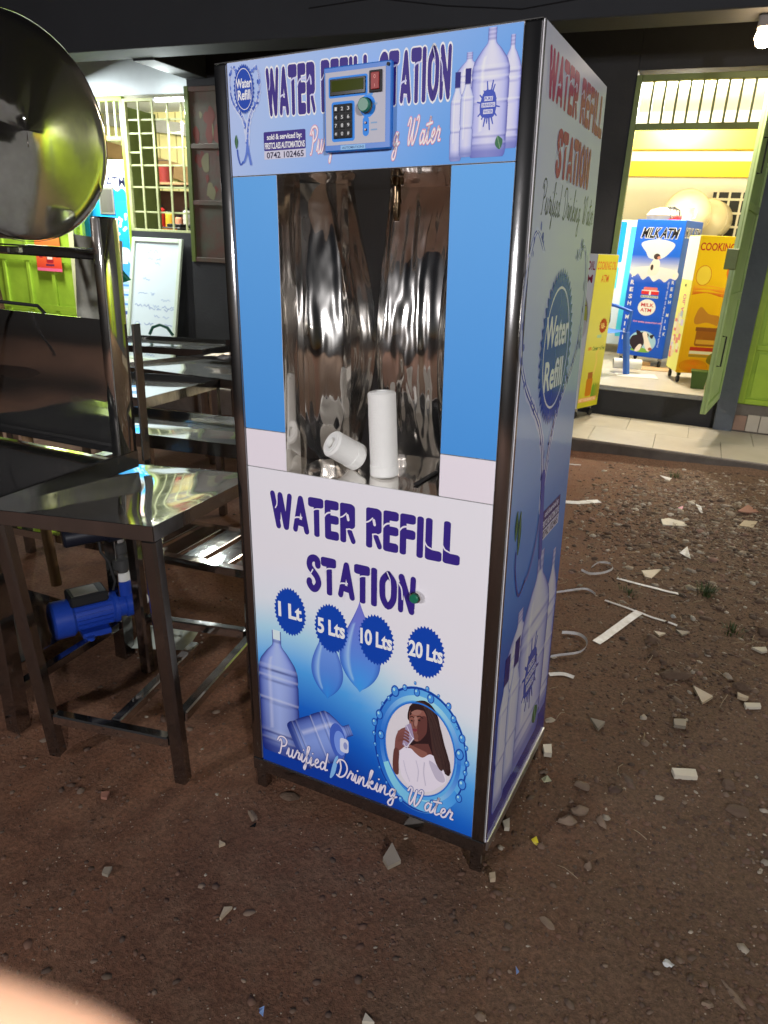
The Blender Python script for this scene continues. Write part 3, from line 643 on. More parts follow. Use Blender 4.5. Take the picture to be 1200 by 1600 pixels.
# cross section: a creased flange, a splayed panel, a narrow step, the wide back and a return; each bellied out so that its lean changes with height
sheet('niche_wall', (.1432, .0, z0), (.012, .041, 0), (0, 0, z1 - z0), (1, -.1, 0), 6, 40, .0022, (9, 5), 1)
sheet('niche_wall', (.1552, .0412, z0), (-.012, .042, 0), (0, 0, z1 - z0), (1, .1, 0), 6, 40, .0022, (9, 5), 11)
def belly(name, p0, p1, seed, amp, lean, bend, centre, sc=(9, 5), nu=26):
    p0, p1 = Vector((*p0, 0)), Vector((*p1, 0)); e = p1 - p0; nrm = Vector((e.y, -e.x, 0)).normalized(); L = e.length
    def f(u, v):
        zz = z0 + v * (z1 - z0); p = p0 + e * u
        k = min(1, 7 * min(u, 1 - u)); kv = min(1, 10 * min(v, 1 - v))
        d = amp * k * kv * (noise.noise(Vector((u * L * sc[0] * 2 + seed, seed * 2.3, zz * sc[1]))) + .5 * noise.noise(Vector((u * L * sc[0] * 5 + seed, seed, zz * sc[1] * .9 + 9))) + .2 * noise.noise(Vector((u * L * 60, seed * 3, zz * 22))) + .55 * (1 - abs(noise.noise(Vector((u * L * 26 + seed * 5, seed, zz * 2.6 + .4 * u)))) * 2.2))
        d += -.04 * lean * (1 - math.cos(7 * (zz - centre))) + bend * (1 - (2 * u - 1) ** 2)
        return Vector((p.x, p.y, zz)) + nrm * d
    return MB().grid(nu, 90, f).build(name, CAVITY, cab, 60)
belly('niche_wall', (.143, .0835), (.231, .145), 2, .0062, 1.0, .003, 1.12)
belly('niche_wall', (.2312, .1452), (.249, .235), 3, .003, 1.0, .002, 1.13, nu=14)
belly('niche_wall', (.2492, .2352), (.405, .242), 4, .0068, 1.0, .004, 1.125, nu=40)
belly('niche_wall', (.4052, .2422), (.5212, .205), 5, .0042, .9, .003, 1.12)
sheet('niche_wall', (.5212, .0, z0), (0, .206, 0), (0, 0, z1 - z0), (-1, 0, 0), 20, 40, .003, (9, 5), 6)
sheet('niche_floor', (.143, .0, z0 + .001), (.3785, 0, 0), (0, .32, 0), (0, 0, 1), 30, 30, .004, (10, 10), 7)
sheet('niche_ceiling', (.143, .0, z1), (.3785, 0, 0), (0, .32, 0), (0, 0, -1), 20, 20, .004, (8, 8), 8)
MB().box((.44, .05, z0 + .0035), (.452, .17, z0 + .0065), .001).build('drain_slot', BLACKP, cab)
sp = MB().lathe((.355, .12, 1.4735), (0, 0, -1), [(.014, 0), (.014, .014), (.0085, .016), (.0085, .04), (.0105, .042), (.0105, .047), (.0085, .049), (.008, .072), (.006, .082)], 18).build('dispensing_nozzle', BRASS, cab)

# keypad control box on the header
bx0, bx1, bz0, bz1 = .2655, .407, 1.507, 1.6475
BOXB = mat('blue_control_box_plastic', rgb(20, 108, 200), .38, 0, .08, 10); FACEG = mat('grey_control_face', rgb(196, 190, 192), .45, 0, .06, 10)
box = MB().box((bx0, -0.0140, bz0), (bx1, -.0035, bz1), .002).build('control_box', BOXB, cab)
BP = lambda h=.0004: Print((0, -0.0140, 0), (1, 0, 0), (0, 0, 1), (0, -1, 0), h)
P = BP(); x0, x1, y0, y1 = bx0 + .0045, bx1 - .0115, bz0 + .011, bz1 - .009
P.rect(x0, x1, y0, y1, rgb(170, 170, 182))
lx0, lx1, ly0, ly1 = bx0 + .011, bx1 - .048, bz1 - .051, bz1 - .017
P.rrect(lx0, lx1, ly0, ly1, .004, rgb(40, 124, 212))
kx0, kx1, ky0, ky1 = bx0 + .017, bx0 + .0665, bz0 + .0165, bz0 + .083
P.rrect(kx0, kx1, ky0, ky1, .005, rgb(40, 124, 212))
P.ell(bx0 + .0935, bz0 + .0715, .0165, .0185, rgb(40, 124, 212)); P.rrect(bx0 + .0835, bx0 + .0965, bz0 + .0225, bz0 + .055, .0062, rgb(40, 124, 212))
P.rect(bx0 + .093, bx0 + .104, bz1 - .0525, bz1 - .049, rgb(80, 140, 205))
for zz in (bz0 + .0425, bz0 + .031): P.rect(bx0 + .1005, bx0 + .1135, zz, zz + .0026, rgb(120, 150, 185))
P.rect(bx0 + .1065, bx0 + .1135, bz0 + .0725, bz0 + .0757, rgb(120, 150, 185))
P.rect(bx0 + .036, bx0 + .089, bz0 + .0018, bz0 + .0098, rgb(130, 175, 215)); P.text('AUTOMATIONS', bx0 + .039, bx0 + .086, bz0 + .0037, bz0 + .0078, rgb(40, 60, 110), .01)
P.build('face_print', box)
lcd = MB().box((lx0 + .0035, -0.0165, ly0 + .0035), (lx1 - .0035, -0.0146, ly1 - .0035), .0008).build('display', mat('display_bezel', (.008, .008, .008), .15, 0, .1, 10), box)
MB().box((lx0 + .0075, -0.0171, ly0 + .0095), (lx1 - .0075, -0.0166, ly1 - .0065)).build('display_glass', mat('olive_display_glass', rgb(62, 70, 18), .06, 0, .1, 10, coat=.6), lcd)
sw = MB().box((bx1 - .0435, -0.0175, bz1 - .0485), (bx1 - .0175, -0.0146, bz1 - .0135), .001).build('rocker_switch', BLACKP, box)
MB().box((bx1 - .0390, -0.0205, bz1 - .0445), (bx1 - .0220, -0.0176, bz1 - .0175), .001).build('rocker', mat('red_rocker', rgb(150, 18, 12), .45, 0, .2, 20), sw)
P = Print((0, -0.0205, 0), (1, 0, 0), (0, 0, 1), (0, -1, 0), .0003)
P.ring(bx1 - .0305, bz1 - .0245, .0022, .003, .0008, rgb(220, 150, 140), 14); P.rect(bx1 - .0309, bx1 - .0301, bz1 - .041, bz1 - .036, rgb(220, 150, 140)); P.build('marks', sw)
kp = MB().box((kx0 + .0045, -0.0168, ky0 + .005), (kx1 - .0045, -0.0146, ky1 - .0045), .001).build('keypad', BLACKP, box)
for j, row in enumerate(('123', '456', '789', '*0#')):
    for i, ch in enumerate(row):
        kxc = kx0 + .0115 + i * .0133; kzc = ky1 - .0125 - j * .0138
        k = MB().box((kxc - .0052, -0.0185, kzc - .0054), (kxc + .0052, -0.0169, kzc + .0054), .0006).build('key', BLACKP, kp)
        P = Print((0, -0.0185, 0), (1, 0, 0), (0, 0, 1), (0, -1, 0), .0002); P.text(ch, kxc - .0023, kxc + .0023, kzc - .003, kzc + .003, rgb(205, 205, 205), .01)
        o_ = P.build('key_mark', kp)
bt = MB().cyl((bx0 + .0925, -0.0146, bz0 + .0715), (bx0 + .0925, -0.0200, bz0 + .0715), .0132, n=28, ch=.0015).build('push_button', STEEL, box)
MB().cyl((bx0 + .0925, -0.0201, bz0 + .0715), (bx0 + .0925, -0.0300, bz0 + .0715), .0118, n=28, ch=.0015).build('button_cap', GREENB, bt)
for zz in (bz0 + .0445, bz0 + .033): MB().cyl((bx0 + .09, -0.0146, zz), (bx0 + .09, -0.0175, zz), .0024, .0018, 12).build('indicator_lamp', mat('dark_red_lens', (.12, .012, .012), .2, 0, .1, 9), box)
MB().cyl((bx1 - .006, -0.0142, bz1 - .0065), (bx1 - .006, -0.0165, bz1 - .0065), .003, n=12).build('screw', BLACKP, box)

# filter cartridges inside the niche
FC = mat('white_filter_fibre', (.8, .79, .76), .7, 0, .08, 30, bump=.15, bscale=250)
def cartridge(label, p0, ax, length, rr=.0315):
    M = CAB @ T(*p0) @ Vector((0, 0, 1)).rotation_difference(Vector(ax)).to_matrix().to_4x4()
    t = thing('filter_cartridge', label, 'filter cartridge', M, 'filter cartridges in the niche')
    b = MB(); n = 32
    b.lathe((0, 0, 0), (0, 0, 1), [(.0135, length - .012), (.0135, length), (rr - .004, length), (rr, length - .004), (rr, length * .5), (rr, .026), (rr + .001, .0255), (rr + .001, .004), (rr - .003, 0)], n, caps=False)
    b.bm.faces.new([v for v in b.bm.verts][-n:]); b.bm.faces.new([v for v in b.bm.verts][:n])
    b.build('body', FC, t, 30)
    r = MB(); r.lathe((0, 0, 0), (0, 0, 1), [(.0132, length - .004), (.0132, length + .0015), (.021, length + .0015), (.0215, length - .001)], 24, False); r.build('end_cap', WHITEP, t)
    return t
cartridge('white filter cartridge standing upright in the niche', (.352, .085, .8535), (-.055, .01, 1), .19)
cartridge('short white filter cartridge tipped over on the niche floor', (.272, .108, .8785), (-.42, -.72, .52), .085)

# ------------------------------------------------------------------ ground
def tz(x, y):
    p = Vector((x, y, 0)); n = noise.noise(p * 1.3) * .018 + noise.noise(p * 4.1 + Vector((7, 3, 1))) * .008 + noise.noise(p * 13 + Vector((1, 9, 4))) * .0035 + noise.noise(p * 31 + Vector((5, 2, 8))) * .0022
    rough = min(1, max(.25, (x - .6) * 1.2))
    k = 1 - max(0, 1 - max(abs(x - .35) / .55, abs(y - .25) / .5)) * .85
    far = max(0, (y - 3.75) / .5); bank = .035 * far * min(1, max(0, x + 1)) if y < 4.3 else 0
    return gz(x, y) + n * k * (.45 + .75 * rough) - bank - .002
def dirt(name, c1, c2, c3):
    M = bpy.data.materials.new(name); M.use_nodes = True; N = M.node_tree.nodes; L = M.node_tree.links; p = N['Principled BSDF']
    p.inputs['Roughness'].default_value = .92; p.inputs['Specular IOR Level'].default_value = .25
    tc = N.new('ShaderNodeTexCoord')
    def nz(sc, det=6, ro=.6, sh=None):
        n = N.new('ShaderNodeTexNoise'); n.inputs['Scale'].default_value = sc; n.inputs['Detail'].default_value = det; n.inputs['Roughness'].default_value = ro
        L.new(tc.outputs['Object'], n.inputs['Vector']); return n
    big = nz(1.1, 4); med = nz(9, 8, .7); fin = nz(90, 6, .75)
    def rng(n, a, b, o0=0, o1=1):
        r = N.new('ShaderNodeMapRange'); r.inputs[1].default_value = a; r.inputs[2].default_value = b; r.inputs[3].default_value = o0; r.inputs[4].default_value = o1
        L.new(n.outputs[0], r.inputs[0]); return r
    def mx(f, a, b, kind='MIX'):
        m = N.new('ShaderNodeMix'); m.data_type = 'RGBA'; m.blend_type = kind
        for s_, v in ((0, f), (6, a), (7, b)):
            if isinstance(v, (int, float)): m.inputs[s_].default_value = v
            elif isinstance(v, tuple): m.inputs[s_].default_value = (*v, 1)
            else: L.new(v, m.inputs[s_])
        return m.outputs[2]
    a = mx(rng(big, .35, .65).outputs[0], c1, c2)
    b = mx(rng(med, .45, .75, 0, .8).outputs[0], a, c3)
    sep = N.new('ShaderNodeSeparateXYZ'); L.new(tc.outputs['Object'], sep.inputs[0])
    gr = N.new('ShaderNodeMath'); gr.operation = 'MULTIPLY_ADD'; gr.inputs[1].default_value = 1.1; L.new(sep.outputs[0], gr.inputs[0]); gr.inputs[2].default_value = -1.0
    g2 = N.new('ShaderNodeMath'); g2.operation = 'MULTIPLY_ADD'; g2.inputs[1].default_value = 1.6; L.new(med.outputs[0], g2.inputs[0]); L.new(gr.outputs[0], g2.inputs[2]); g2.use_clamp = True
    b = mx(g2.outputs[0], b, (.135, .088, .060)); c = mx(rng(fin, .25, .75, .0, 1).outputs[0], (.3, .29, .28), (1.75, 1.65, 1.55)); d = mx(.9, b, c, 'MULTIPLY')
    vo = N.new('ShaderNodeTexVoronoi'); vo.inputs['Scale'].default_value = 70; L.new(tc.outputs['Object'], vo.inputs['Vector'])
    spot = rng(vo, .05, .22, 1, 0); pick = rng(vo.outputs['Color'].node, 0, 1)
    sc_ = N.new('ShaderNodeSeparateColor'); L.new(vo.outputs['Color'], sc_.inputs[0])
    th = N.new('ShaderNodeMath'); th.operation = 'GREATER_THAN'; th.inputs[1].default_value = .86; L.new(sc_.outputs[0], th.inputs[0])
    ml = N.new('ShaderNodeMath'); ml.operation = 'MULTIPLY'; L.new(spot.outputs[0], ml.inputs[0]); L.new(th.outputs[0], ml.inputs[1])
    e = mx(ml.outputs[0], d, (.19, .13, .09)); L.new(e, p.inputs['Base Color'])
    ad = N.new('ShaderNodeMath'); ad.operation = 'MULTIPLY_ADD'; ad.inputs[1].default_value = .5; L.new(fin.outputs[0], ad.inputs[0]); L.new(med.outputs[0], ad.inputs[2])
    a2 = N.new('ShaderNodeMath'); a2.operation = 'MULTIPLY_ADD'; a2.inputs[1].default_value = .35; L.new(ml.outputs[0], a2.inputs[0]); L.new(ad.outputs[0], a2.inputs[2])
    bp_ = N.new('ShaderNodeBump'); bp_.inputs['Strength'].default_value = .9; bp_.inputs['Distance'].default_value = .012
    L.new(a2.outputs[0], bp_.inputs['Height']); L.new(bp_.outputs[0], p.inputs['Normal'])
    return M
DIRT = dirt('packed_brown_earth', (.168, .082, .050), (.122, .063, .041), (.20, .118, .078))
xs = sorted(set([-60, -40, -25, -16, -10, -7, -5] + [-3.5 + .045 * i for i in range(46)] + [-1.42 + .024 * i for i in range(170)] + [2.68 + .045 * i for i in range(20)] + [4, 5, 7, 10, 16, 25, 40, 60]))
ys = sorted(set([-60, -40, -25, -14, -8, -5, -3] + [-2 + .045 * i for i in range(20)] + [-1.09 + .024 * i for i in range(208)] + [3.92 + .045 * i for i in range(10)] + [4.6, 5, 6, 8, 12, 20, 40, 60]))
b = MB(); G = [[b.v((x, y, tz(x, y))) for x in xs] for y in ys]
for j in range(len(ys) - 1):
    for i in range(len(xs) - 1): b.bm.faces.new((G[j][i], G[j][i + 1], G[j + 1][i + 1], G[j + 1][i]))
b.build('ground', DIRT, smooth=180, kind='structure')

# ------------------------------------------------------------------ verandah slab with tiles
TILE = mat('cream_floor_tile', (.52, .47, .39), .35, 0, .5, 4, col2=(.36, .31, .24), bump=.05, bscale=12)
CONC = mat('rough_concrete', (.16, .14, .12), .9, 0, .6, 6, col2=(.07, .055, .045), bump=.5, bscale=30)
slab = MB().box((-12, 4.34, -.7), (16, 5.42, .022), .004).build('verandah_slab', CONC, kind='structure')
tile_b = MB().box((0, 0, 0), (.487, .5, .012), .002).build('tile', TILE, slab, mtx=T(-9, 4.345, .0225))
for i in range(-18, 34):
    for j in range(2):
        x0 = .79 + .49 * (i - 8); 
        if x0 < -6.5 or x0 > 4.5: continue
        copy_part(tile_b, slab, T(x0 + .245 * j, 4.345 + .503 * j, .0225 + random.uniform(0, .0015)) @ Matrix.Rotation(random.uniform(-.003, .003), 4, 'Z'))
bpy.data.objects.remove(tile_b)

# ------------------------------------------------------------------ the building
bld = thing('shop_building', 'single storey shop row with charcoal fascia, dark grey wall and two barred openings', 'building')
WY = 5.4
def wallbox(name, a, b_, m_, bev=.004, parent=bld): return MB().box(a, b_, bev).build(name, m_, parent)
wallbox('wall', (-4.20, WY, .02), (.155, WY + .2, 3.4), DARKWALL)
wallbox('wall', (.1555, WY, 2.78), (1.2220, WY + .2, 3.4), DARKWALL)
wallbox('pillar', (1.2225, WY - .09, .02), (1.372, WY + .2, 3.4), PILLARP)
wallbox('wall', (2.56, WY + .03, .02), (16, WY + .2, 3.4), PILLARP)
for x0 in (5.2, 7.0, 9.4, 11.6):
    fd = MB().box((x0, WY + .0, .27), (x0 + 1.5, WY + .0295, 2.75), .002).build('steel_door', LIME, bld)
    for k in range(4): MB().box((x0 + k * .483, WY - .025, .275), (x0 + k * .483 + .05, WY - .0005, 2.745), .004).build('stile', LIME, fd)
    for zz in (.72, 1.25, 1.8, 2.3): MB().box((x0 + .051, WY - .022, zz), (x0 + 1.448, WY - .0008, zz + .045), .004).build('rail', LIME, fd)
for x0 in (8.72, 11.02): wallbox('shop_board', (x0, WY + .0, .5), (x0 + .55, WY + .0295, 2.5), YELLOWW)
wallbox('wall', (1.3725, WY, 2.78), (2.5595, WY + .2, 3.4), DARKWALL)
wallbox('sill', (1.3725, WY - .06, .035), (2.56, WY + .2, .27), CONC)
for i, (x0, x1) in enumerate(((1.375, 1.47), (1.476, 1.57), (1.576, 1.68), (1.686, 1.79))):
    wallbox('tile', (x0, WY - .072, .05), (x1, WY - .0605, .19 - .012 * (i == 0)), TILE if i else mat('brown_tile', (.28, .17, .12), .5, 0, .4, 9), .002)
wallbox('threshold', (.156, WY + .0, .02), (1.2220, WY + .2, .255), DARKWALL)
wallbox('wall', (-9.5, WY + .1, 2.76), (-4.2005, WY + .3, 3.4), WHITEL)
wallbox('low_wall', (-4.1995, WY - .05, .02), (-3.2, WY - .0005, 1.135), DARKWALL)
wallbox('low_wall', (-5.13, WY + .1, .02), (-4.2005, WY + .3, 1.42), DARKWALL)
wallbox('fascia', (-14, 4.30, 2.875), (16, 4.62, 3.75), FASCIA, .008)
wallbox('cross_beam', (-4.19, 4.6205, 2.86), (-3.95, WY - .0005, 3.2), FASCIA)
wallbox('soffit', (-14, 4.6205, 3.2005), (16, WY + .2, 3.4), FASCIA)
wallbox('roof', (-14, 4.30, 3.7505), (16, 12, 3.9), FASCIA)
MB().tube([(-2.2 + i * .55, 4.295, 3.06 + .05 * math.sin(i * 1.7) - .02 * i) for i in range(6)], .004, 5).build('cable', BLACKP, bld)
# right door frame, transom bars, open leaf, second door
df = MB(); df.box((.156, WY - .02, .256), (.2, WY + .04, 2.745), .003); df.box((1.18, WY - .02, .256), (1.222, WY + .04, 2.745), .003)
df.box((.2005, WY - .02, 2.70), (1.1795, WY + .04, 2.7445), .003); df.box((.2005, WY - .02, 2.36), (1.1795, WY + .04, 2.405), .003)
df = df.build('door_frame', OLIVE, bld)
bar = MB().box((-.009, -.006, 0), (.009, .006, .294), .002).build('bar', OLIVE, df, mtx=T(.29, WY + .01, 2.4055))
for k in range(1, 10): copy_part(bar, df, T(.29 + k * .092, WY + .01, 2.4055))
LEAF = T(1.205, WY - .04, 0) @ Matrix.Rotation(R(-98.2), 4, 'Z')
lf = MB(); lf.box((0, -.012, .30), (.82, .012, 2.50), .002); lf = lf.build('door_leaf', MINT, bld, mtx=LEAF)
for a, c in (((0, -.03, .3005), (.05, -.0125, 2.4995)), ((.77, -.03, .3005), (.82, -.0125, 2.4995)), ((.0505, -.03, 2.44), (.7695, -.0125, 2.4995)), ((.0505, -.03, .3005), (.7695, -.0125, .36)), ((.0505, -.03, 1.12), (.7695, -.0125, 1.18)), ((.0505, -.03, 1.75), (.7695, -.0125, 1.80))):
    MB().box((a[0], .0125, a[2]), (c[0], .03, c[2]), .003).build('stile', MINT, lf)
MB().box((.80, -.05, 1.35), (.84, .03, 1.49), .004).build('lock', OLIVE, lf)
for zz in (.66, 1.98): MB().tube([(.74, .028, zz), (.74, .055, zz), (.74, .055, zz + .22), (.74, .028, zz + .22)], .006, 6).build('pull_handle', BLACKP, lf)
d2 = MB(); d2.box((1.3755, WY - .01, .2705), (2.555, WY + .03, 2.77), .002); d2 = d2.build('steel_door', LIME, bld)
for x0, x1 in ((1.3755, 1.425), (1.74, 1.79), (2.1, 2.15), (2.505, 2.555)): MB().box((x0, WY - .035, .2705), (x1, WY - .0105, 2.77), .004).build('stile', LIME, d2)
for zz in (.271, .72, 1.25, 1.8, 2.3, 2.72):
    for x0, x1 in ((1.4255, 1.7395), (1.7905, 2.0995), (2.1505, 2.5045)): MB().box((x0, WY - .033, zz), (x1, WY - .0105, zz + .045), .004).build('rail', LIME, d2)
for zz in (.335, .785): MB().prism([(1.46, WY - .0105, zz), (1.705, WY - .0105, zz), (1.705, WY - .0105, zz + .36), (1.46, WY - .0105, zz + .36)], (0, -.012, 0)).build('panel', LIME, d2)
# bulkhead lamp under the soffit
bl = thing('bulkhead_lamp', 'glowing bulkhead lamp above the open right shop door', 'lamp', T(1.0, 4.50, 2.80))
MB().box((-.05, -.06, .0), (.05, .07, .075), .01).build('base', mat('grey_lamp_base', (.25, .22, .2), .5), bl)
MB().lathe((0, .0, -.001), (0, -.25, -1), [(.03, 0), (.05, .02), (.056, .05), (.04, .09), (.001, .105)], 18).build('bulb_cover', mat('lit_warm_bulb', (1, .72, .42), .4, emit=100), bl)

# right shop room (part of the building)
ROOM = [((-1.6, WY + .2005, .05), (1.9, 9.0, .262), 'shop_floor', TILE), ((-1.6, 8.7, .2625), (1.9, 8.9, 2.30), 'back_wall', WHITEW), ((-1.6, 8.66, 2.3005), (1.9, 8.9, 2.47), 'back_band', YELLOWW), ((-1.6, 8.7, 2.4705), (1.9, 8.9, 3.0), 'back_wall', WHITEW),
        ((-1.8, WY + .2005, .2625), (-.9, 8.6995, 3.0), 'side_wall', WHITEW), ((1.7, WY + .2005, .2625), (1.9, 8.6995, 3.0), 'side_wall', WHITEW), ((-.8995, 7.3, 2.44), (1.6995, 7.5, 2.66), 'ceiling_beam', YELLOWW), ((-1.6, WY + .2005, 3.0005), (1.9, 9, 3.1), 'ceiling', WHITEW)]
for a, c, n_, m_ in ROOM: wallbox(n_, a, c, m_, .002)
v = MB(); v.box((.86, 8.655, 1.55), (1.25, 8.695, 2.14)); vb = v.build('vent_grille', BLACKP, bld)
for k in range(4): MB().box((.86, 8.64, 1.60 + k * .15), (1.25, 8.6545, 1.625 + k * .15)).build('bar', WHITEW, vb)
for k in range(3): MB().box((.90 + k * .13, 8.63, 1.552), (.925 + k * .13, 8.6395, 2.138)).build('bar', WHITEW, vb)

# left window grille, transom, room behind
gr = MB()
for x0, x1 in ((-5.13, -5.09), (-4.245, -4.2005)): gr.box((x0, WY + .1, 1.4205), (x1, WY + .14, 2.73), .002)
gr.box((-5.0895, WY + .1, 2.70), (-4.2455, WY + .14, 2.73), .002); gr.box((-5.0895, WY + .1, 1.4205), (-4.2455, WY + .14, 1.445), .002)
gr = gr.build('window_grille', GRILLE, bld)
for x in (-4.925, -4.74, -4.545, -4.365): MB().box((x - .011, WY + .105, 1.4455), (x + .011, WY + .118, 2.6995), .002).build('bar', GRILLE, gr)
for zz, x0, x1 in ((2.53, -5.0895, -4.2455), (2.40, -5.0895, -4.75), (2.40, -4.55, -4.37), (2.262, -4.93, -4.2455), (2.216, -5.0895, -4.93), (2.09, -5.0895, -4.2455), (1.872, -5.0895, -4.2455), (1.62, -5.0895, -4.2455)):
    MB().box((x0, WY + .1185, zz - .009), (x1, WY + .13, zz + .009), .002).build('bar', GRILLE, gr)
ft = MB(); ft.box((-5.90, WY + .1, .02), (-5.86, WY + .15, 2.755), .002); ft.box((-5.17, WY + .1, .02), (-5.1305, WY + .15, 2.755), .002); ft.box((-5.8595, WY + .1, 2.33), (-5.1705, WY + .15, 2.375), .002); ft.box((-5.8595, WY + .1, 2.71), (-5.1705, WY + .15, 2.755), .002)
ft = ft.build('door_frame', LIME, bld)
for k in range(6): MB().box((-5.77 + k * .105 - .012, WY + .11, 2.3755), (-5.77 + k * .105 + .012, WY + .125, 2.7095), .002).build('bar', WHITEW, ft)
PANEL = mat('flaking_green_red_paint', (.07, .075, .05), .6, 0, .9, 5, col2=(.10, .035, .025), bump=.15, bscale=30)
pn = MB(); pn.box((-4.19, WY - .04, 1.1355), (-3.2, WY - .0005, 2.79), .003); pn = pn.build('shutter', PANEL, bld)
for x0, x1, za, zb in ((-4.19, -4.14, 1.1355, 2.79), (-3.26, -3.2, 1.1355, 2.79), (-3.74, -3.69, 1.1355, 2.79)): MB().box((x0, WY - .065, za), (x1, WY - .0405, zb), .003).build('frame_bar', OLIVE, pn)
for zz in (1.14, 1.70, 2.23, 2.74): MB().box((-4.1395, WY - .062, zz), (-3.7405, WY - .0405, zz + .045), .003).build('frame_bar', PANEL, pn)
LR = [((-9.0, WY + .3005, .0), (-2.0, 8.5, .02), 'room_floor', CONC), ((-9.0, 8.5, .0205), (-2.0, 8.7, 3.1), 'room_wall', mat('pale_yellow_boards', (.66, .58, .28), .7, 0, .3, 5)), ((-9.0, WY + .3005, 3.1005), (-2.0, 8.7, 3.2), 'room_ceiling', WHITEL), ((-2.2, WY + .3005, .0205), (-2.0, 8.4995, 3.1), 'room_wall', WHITEW), ((-9.0, WY + .3005, .0205), (-8.8, 8.4995, 3.1), 'room_wall', WHITEW)]
for a, c, n_, m_ in LR: wallbox(n_, a, c, m_, .002)
MB().bar((-8.6, 8.42, 2.72), (-5.6, 8.42, 2.02), .05, .22, (0, 0, 1)).build('sloping_board', mat('brown_board', (.30, .18, .08), .7, 0, .5, 9, stretch=(.3, 1, 1)), bld)
MB().bar((-8.0, 8.36, 3.0), (-5.6, 8.36, 2.74), .05, .17, (0, 0, 1)).build('sloping_board', mat('grey_board', (.3, .29, .27), .7, 0, .5, 9), bld)
for k in range(14): MB().box((-8.7 + k * .32, 8.488, .021), (-8.685 + k * .32, 8.4995, 3.09)).build('board_joint', mat('board_joint', (.35, .30, .14), .8), bld)
wallbox('door_jamb', (-5.358, 5.72, .021), (-5.30, 6.25, 2.7), OLIVE)
# lime panelled door at far left with poster
ld = MB(); ld.box((-8.8, WY + .06, .03), (-5.905, WY + .1, 2.755), .002); ld = ld.build('steel_door', LIME, bld)
for k in range(8):
    x = -8.75 + k * .40; MB().box((x, WY + .03, .035), (x + .05, WY + .0595, 2.75), .004).build('stile', LIME, ld)
for zz in (.45, 1.02, 1.42, 1.95):
    MB().box((-8.8, WY + .026, zz), (-5.92, WY + .0295, zz + .07), .003).build('rail', LIME, ld)
MB().box((-5.985, WY + .0, .035), (-5.91, WY + .0255, 2.75), .004).build('stile', mat('cream_edge_paint', (.62, .58, .32), .5, 0, .4, 12), ld)
po = MB().box((-6.55, WY + .017, .915), (-6.15, WY + .0205, 1.42), .0004).build('wall_poster', mat('orange_poster_paper', (.6, .12, .03), .5, 0, .1, 5), smooth=0)
tag(po, 'orange red energy poster with three jars taped to the lime green steel door', 'poster')
P = Print((0, WY + .017, 0), (1, 0, 0), (0, 0, 1), (0, -1, 0), .0006)
P.grid(3, 8, lambda u, v: (-6.547 + u * .394, .918 + v * .499), lambda u, v: mix(rgb(196, 40, 30), rgb(240, 130, 50), v))
P.rect(-6.547, -6.153, .918, .952, rgb(214, 90, 120)); P.text('All day Energy!', -6.52, -6.2, 1.355, 1.398, WHT, .02)
for cx_, cz_, k in ((-6.47, 1.12, .7), (-6.33, 1.1, 1.2), (-6.21, 1.12, .6)):
    P.rrect(cx_ - .045 * k, cx_ + .045 * k, cz_ - .075 * k, cz_ + .055 * k, .012, rgb(150, 20, 30)); P.rect(cx_ - .04 * k, cx_ + .04 * k, cz_ + .05 * k, cz_ + .078 * k, rgb(60, 30, 60)); P.rect(cx_ - .035 * k, cx_ + .035 * k, cz_ - .04 * k, cz_ + .012 * k, rgb(236, 190, 170))
P.rect(-6.40, -6.27, .975, 1.0, rgb(90, 30, 60)); P.build('poster_print', po, PAPERP)
# fluorescent tube on the verandah, tubes seen from the yard
ft_ = thing('fluorescent_tube', 'bright white fluorescent tube at the top corner of the barred window', 'lamp', T(-4.62, WY - .005, 2.69))
MB().cyl((0.03, 0, 0), (.39, 0, 0), .016, n=14).build('tube', mat('lit_cool_tube', (.88, 1, .98), .3, emit=26), ft_)
for x in (0, .391): MB().cyl((x, 0, 0), (x + .029, 0, 0), .019, n=14).build('end_cap', WHITEP, ft_)
MB().box((-.01, .025, -.02), (.43, .045, .02), .003).build('batten', WHITEP, ft_)

# goods inside the barred window
def goods(name, label, cat, fn, mt, mtx):
    t = thing(name, label, cat, mtx); fn(t, mt); return t
sh = thing('display_shelf', 'brown wooden shelf of goods behind the window bars', 'shelf', T(-6.62, 7.0, .02))
for zz in (.9, 1.42, 1.98): MB().box((0, 0, zz), (1.75, .4, zz + .03), .003).build('shelf_board', WOOD, sh)
for x in (0, 1.72): MB().box((x, -.001, 0), (x + .03, .401, 2.05), .003).build('upright', WOOD, sh)
MB().box((.03, .401, .6), (1.72, .42, 1.93), .002).build('back_board', mat('red_brown_back_board', (.09, .03, .022), .7, 0, .5, 6), sh)
PLASTIC = mat('clear_plastic_wrap', (.45, .46, .47), .12, 0, .6, 16, col2=(.12, .12, .13), bump=.8, bscale=14, coat=.6)
def sack(name, label, cat, p, rx, rz, mt):
    b = MB(); rs = []
    for k in range(9):
        h = k / 8; r = rx * (.72 + .5 * math.sin(math.pi * min(1, h * .9 + .1)) * .6) * (1 if k < 7 else .5)
        rs.append([(math.cos(a * 2 * math.pi / 16) * r * (1 + .14 * noise.noise(Vector((a * .9, h * 4, rx * 9)))), math.sin(a * 2 * math.pi / 16) * r * .7, h * rz) for a in range(16)])
    b.rings(rs); t = thing(name, label, cat, T(*p)); b.build('bag', mt, t, 60); MB().lathe((0, 0, rz * .96), (0, 0, 1), [(rx * .4, 0), (rx * .2, rz * .04), (rx * .45, rz * .1)], 10).build('neck', mt, t); return t
sack('plastic_sack', 'tall crinkled clear plastic sack behind the left window bars', 'sack', (-6.36, 7.2, 1.4505), .17, .48, PLASTIC)
sack('plastic_sack', 'wide grey plastic sack low behind the right window bars', 'sack', (-5.05, 6.55, .93), .25, .55, PLASTIC)
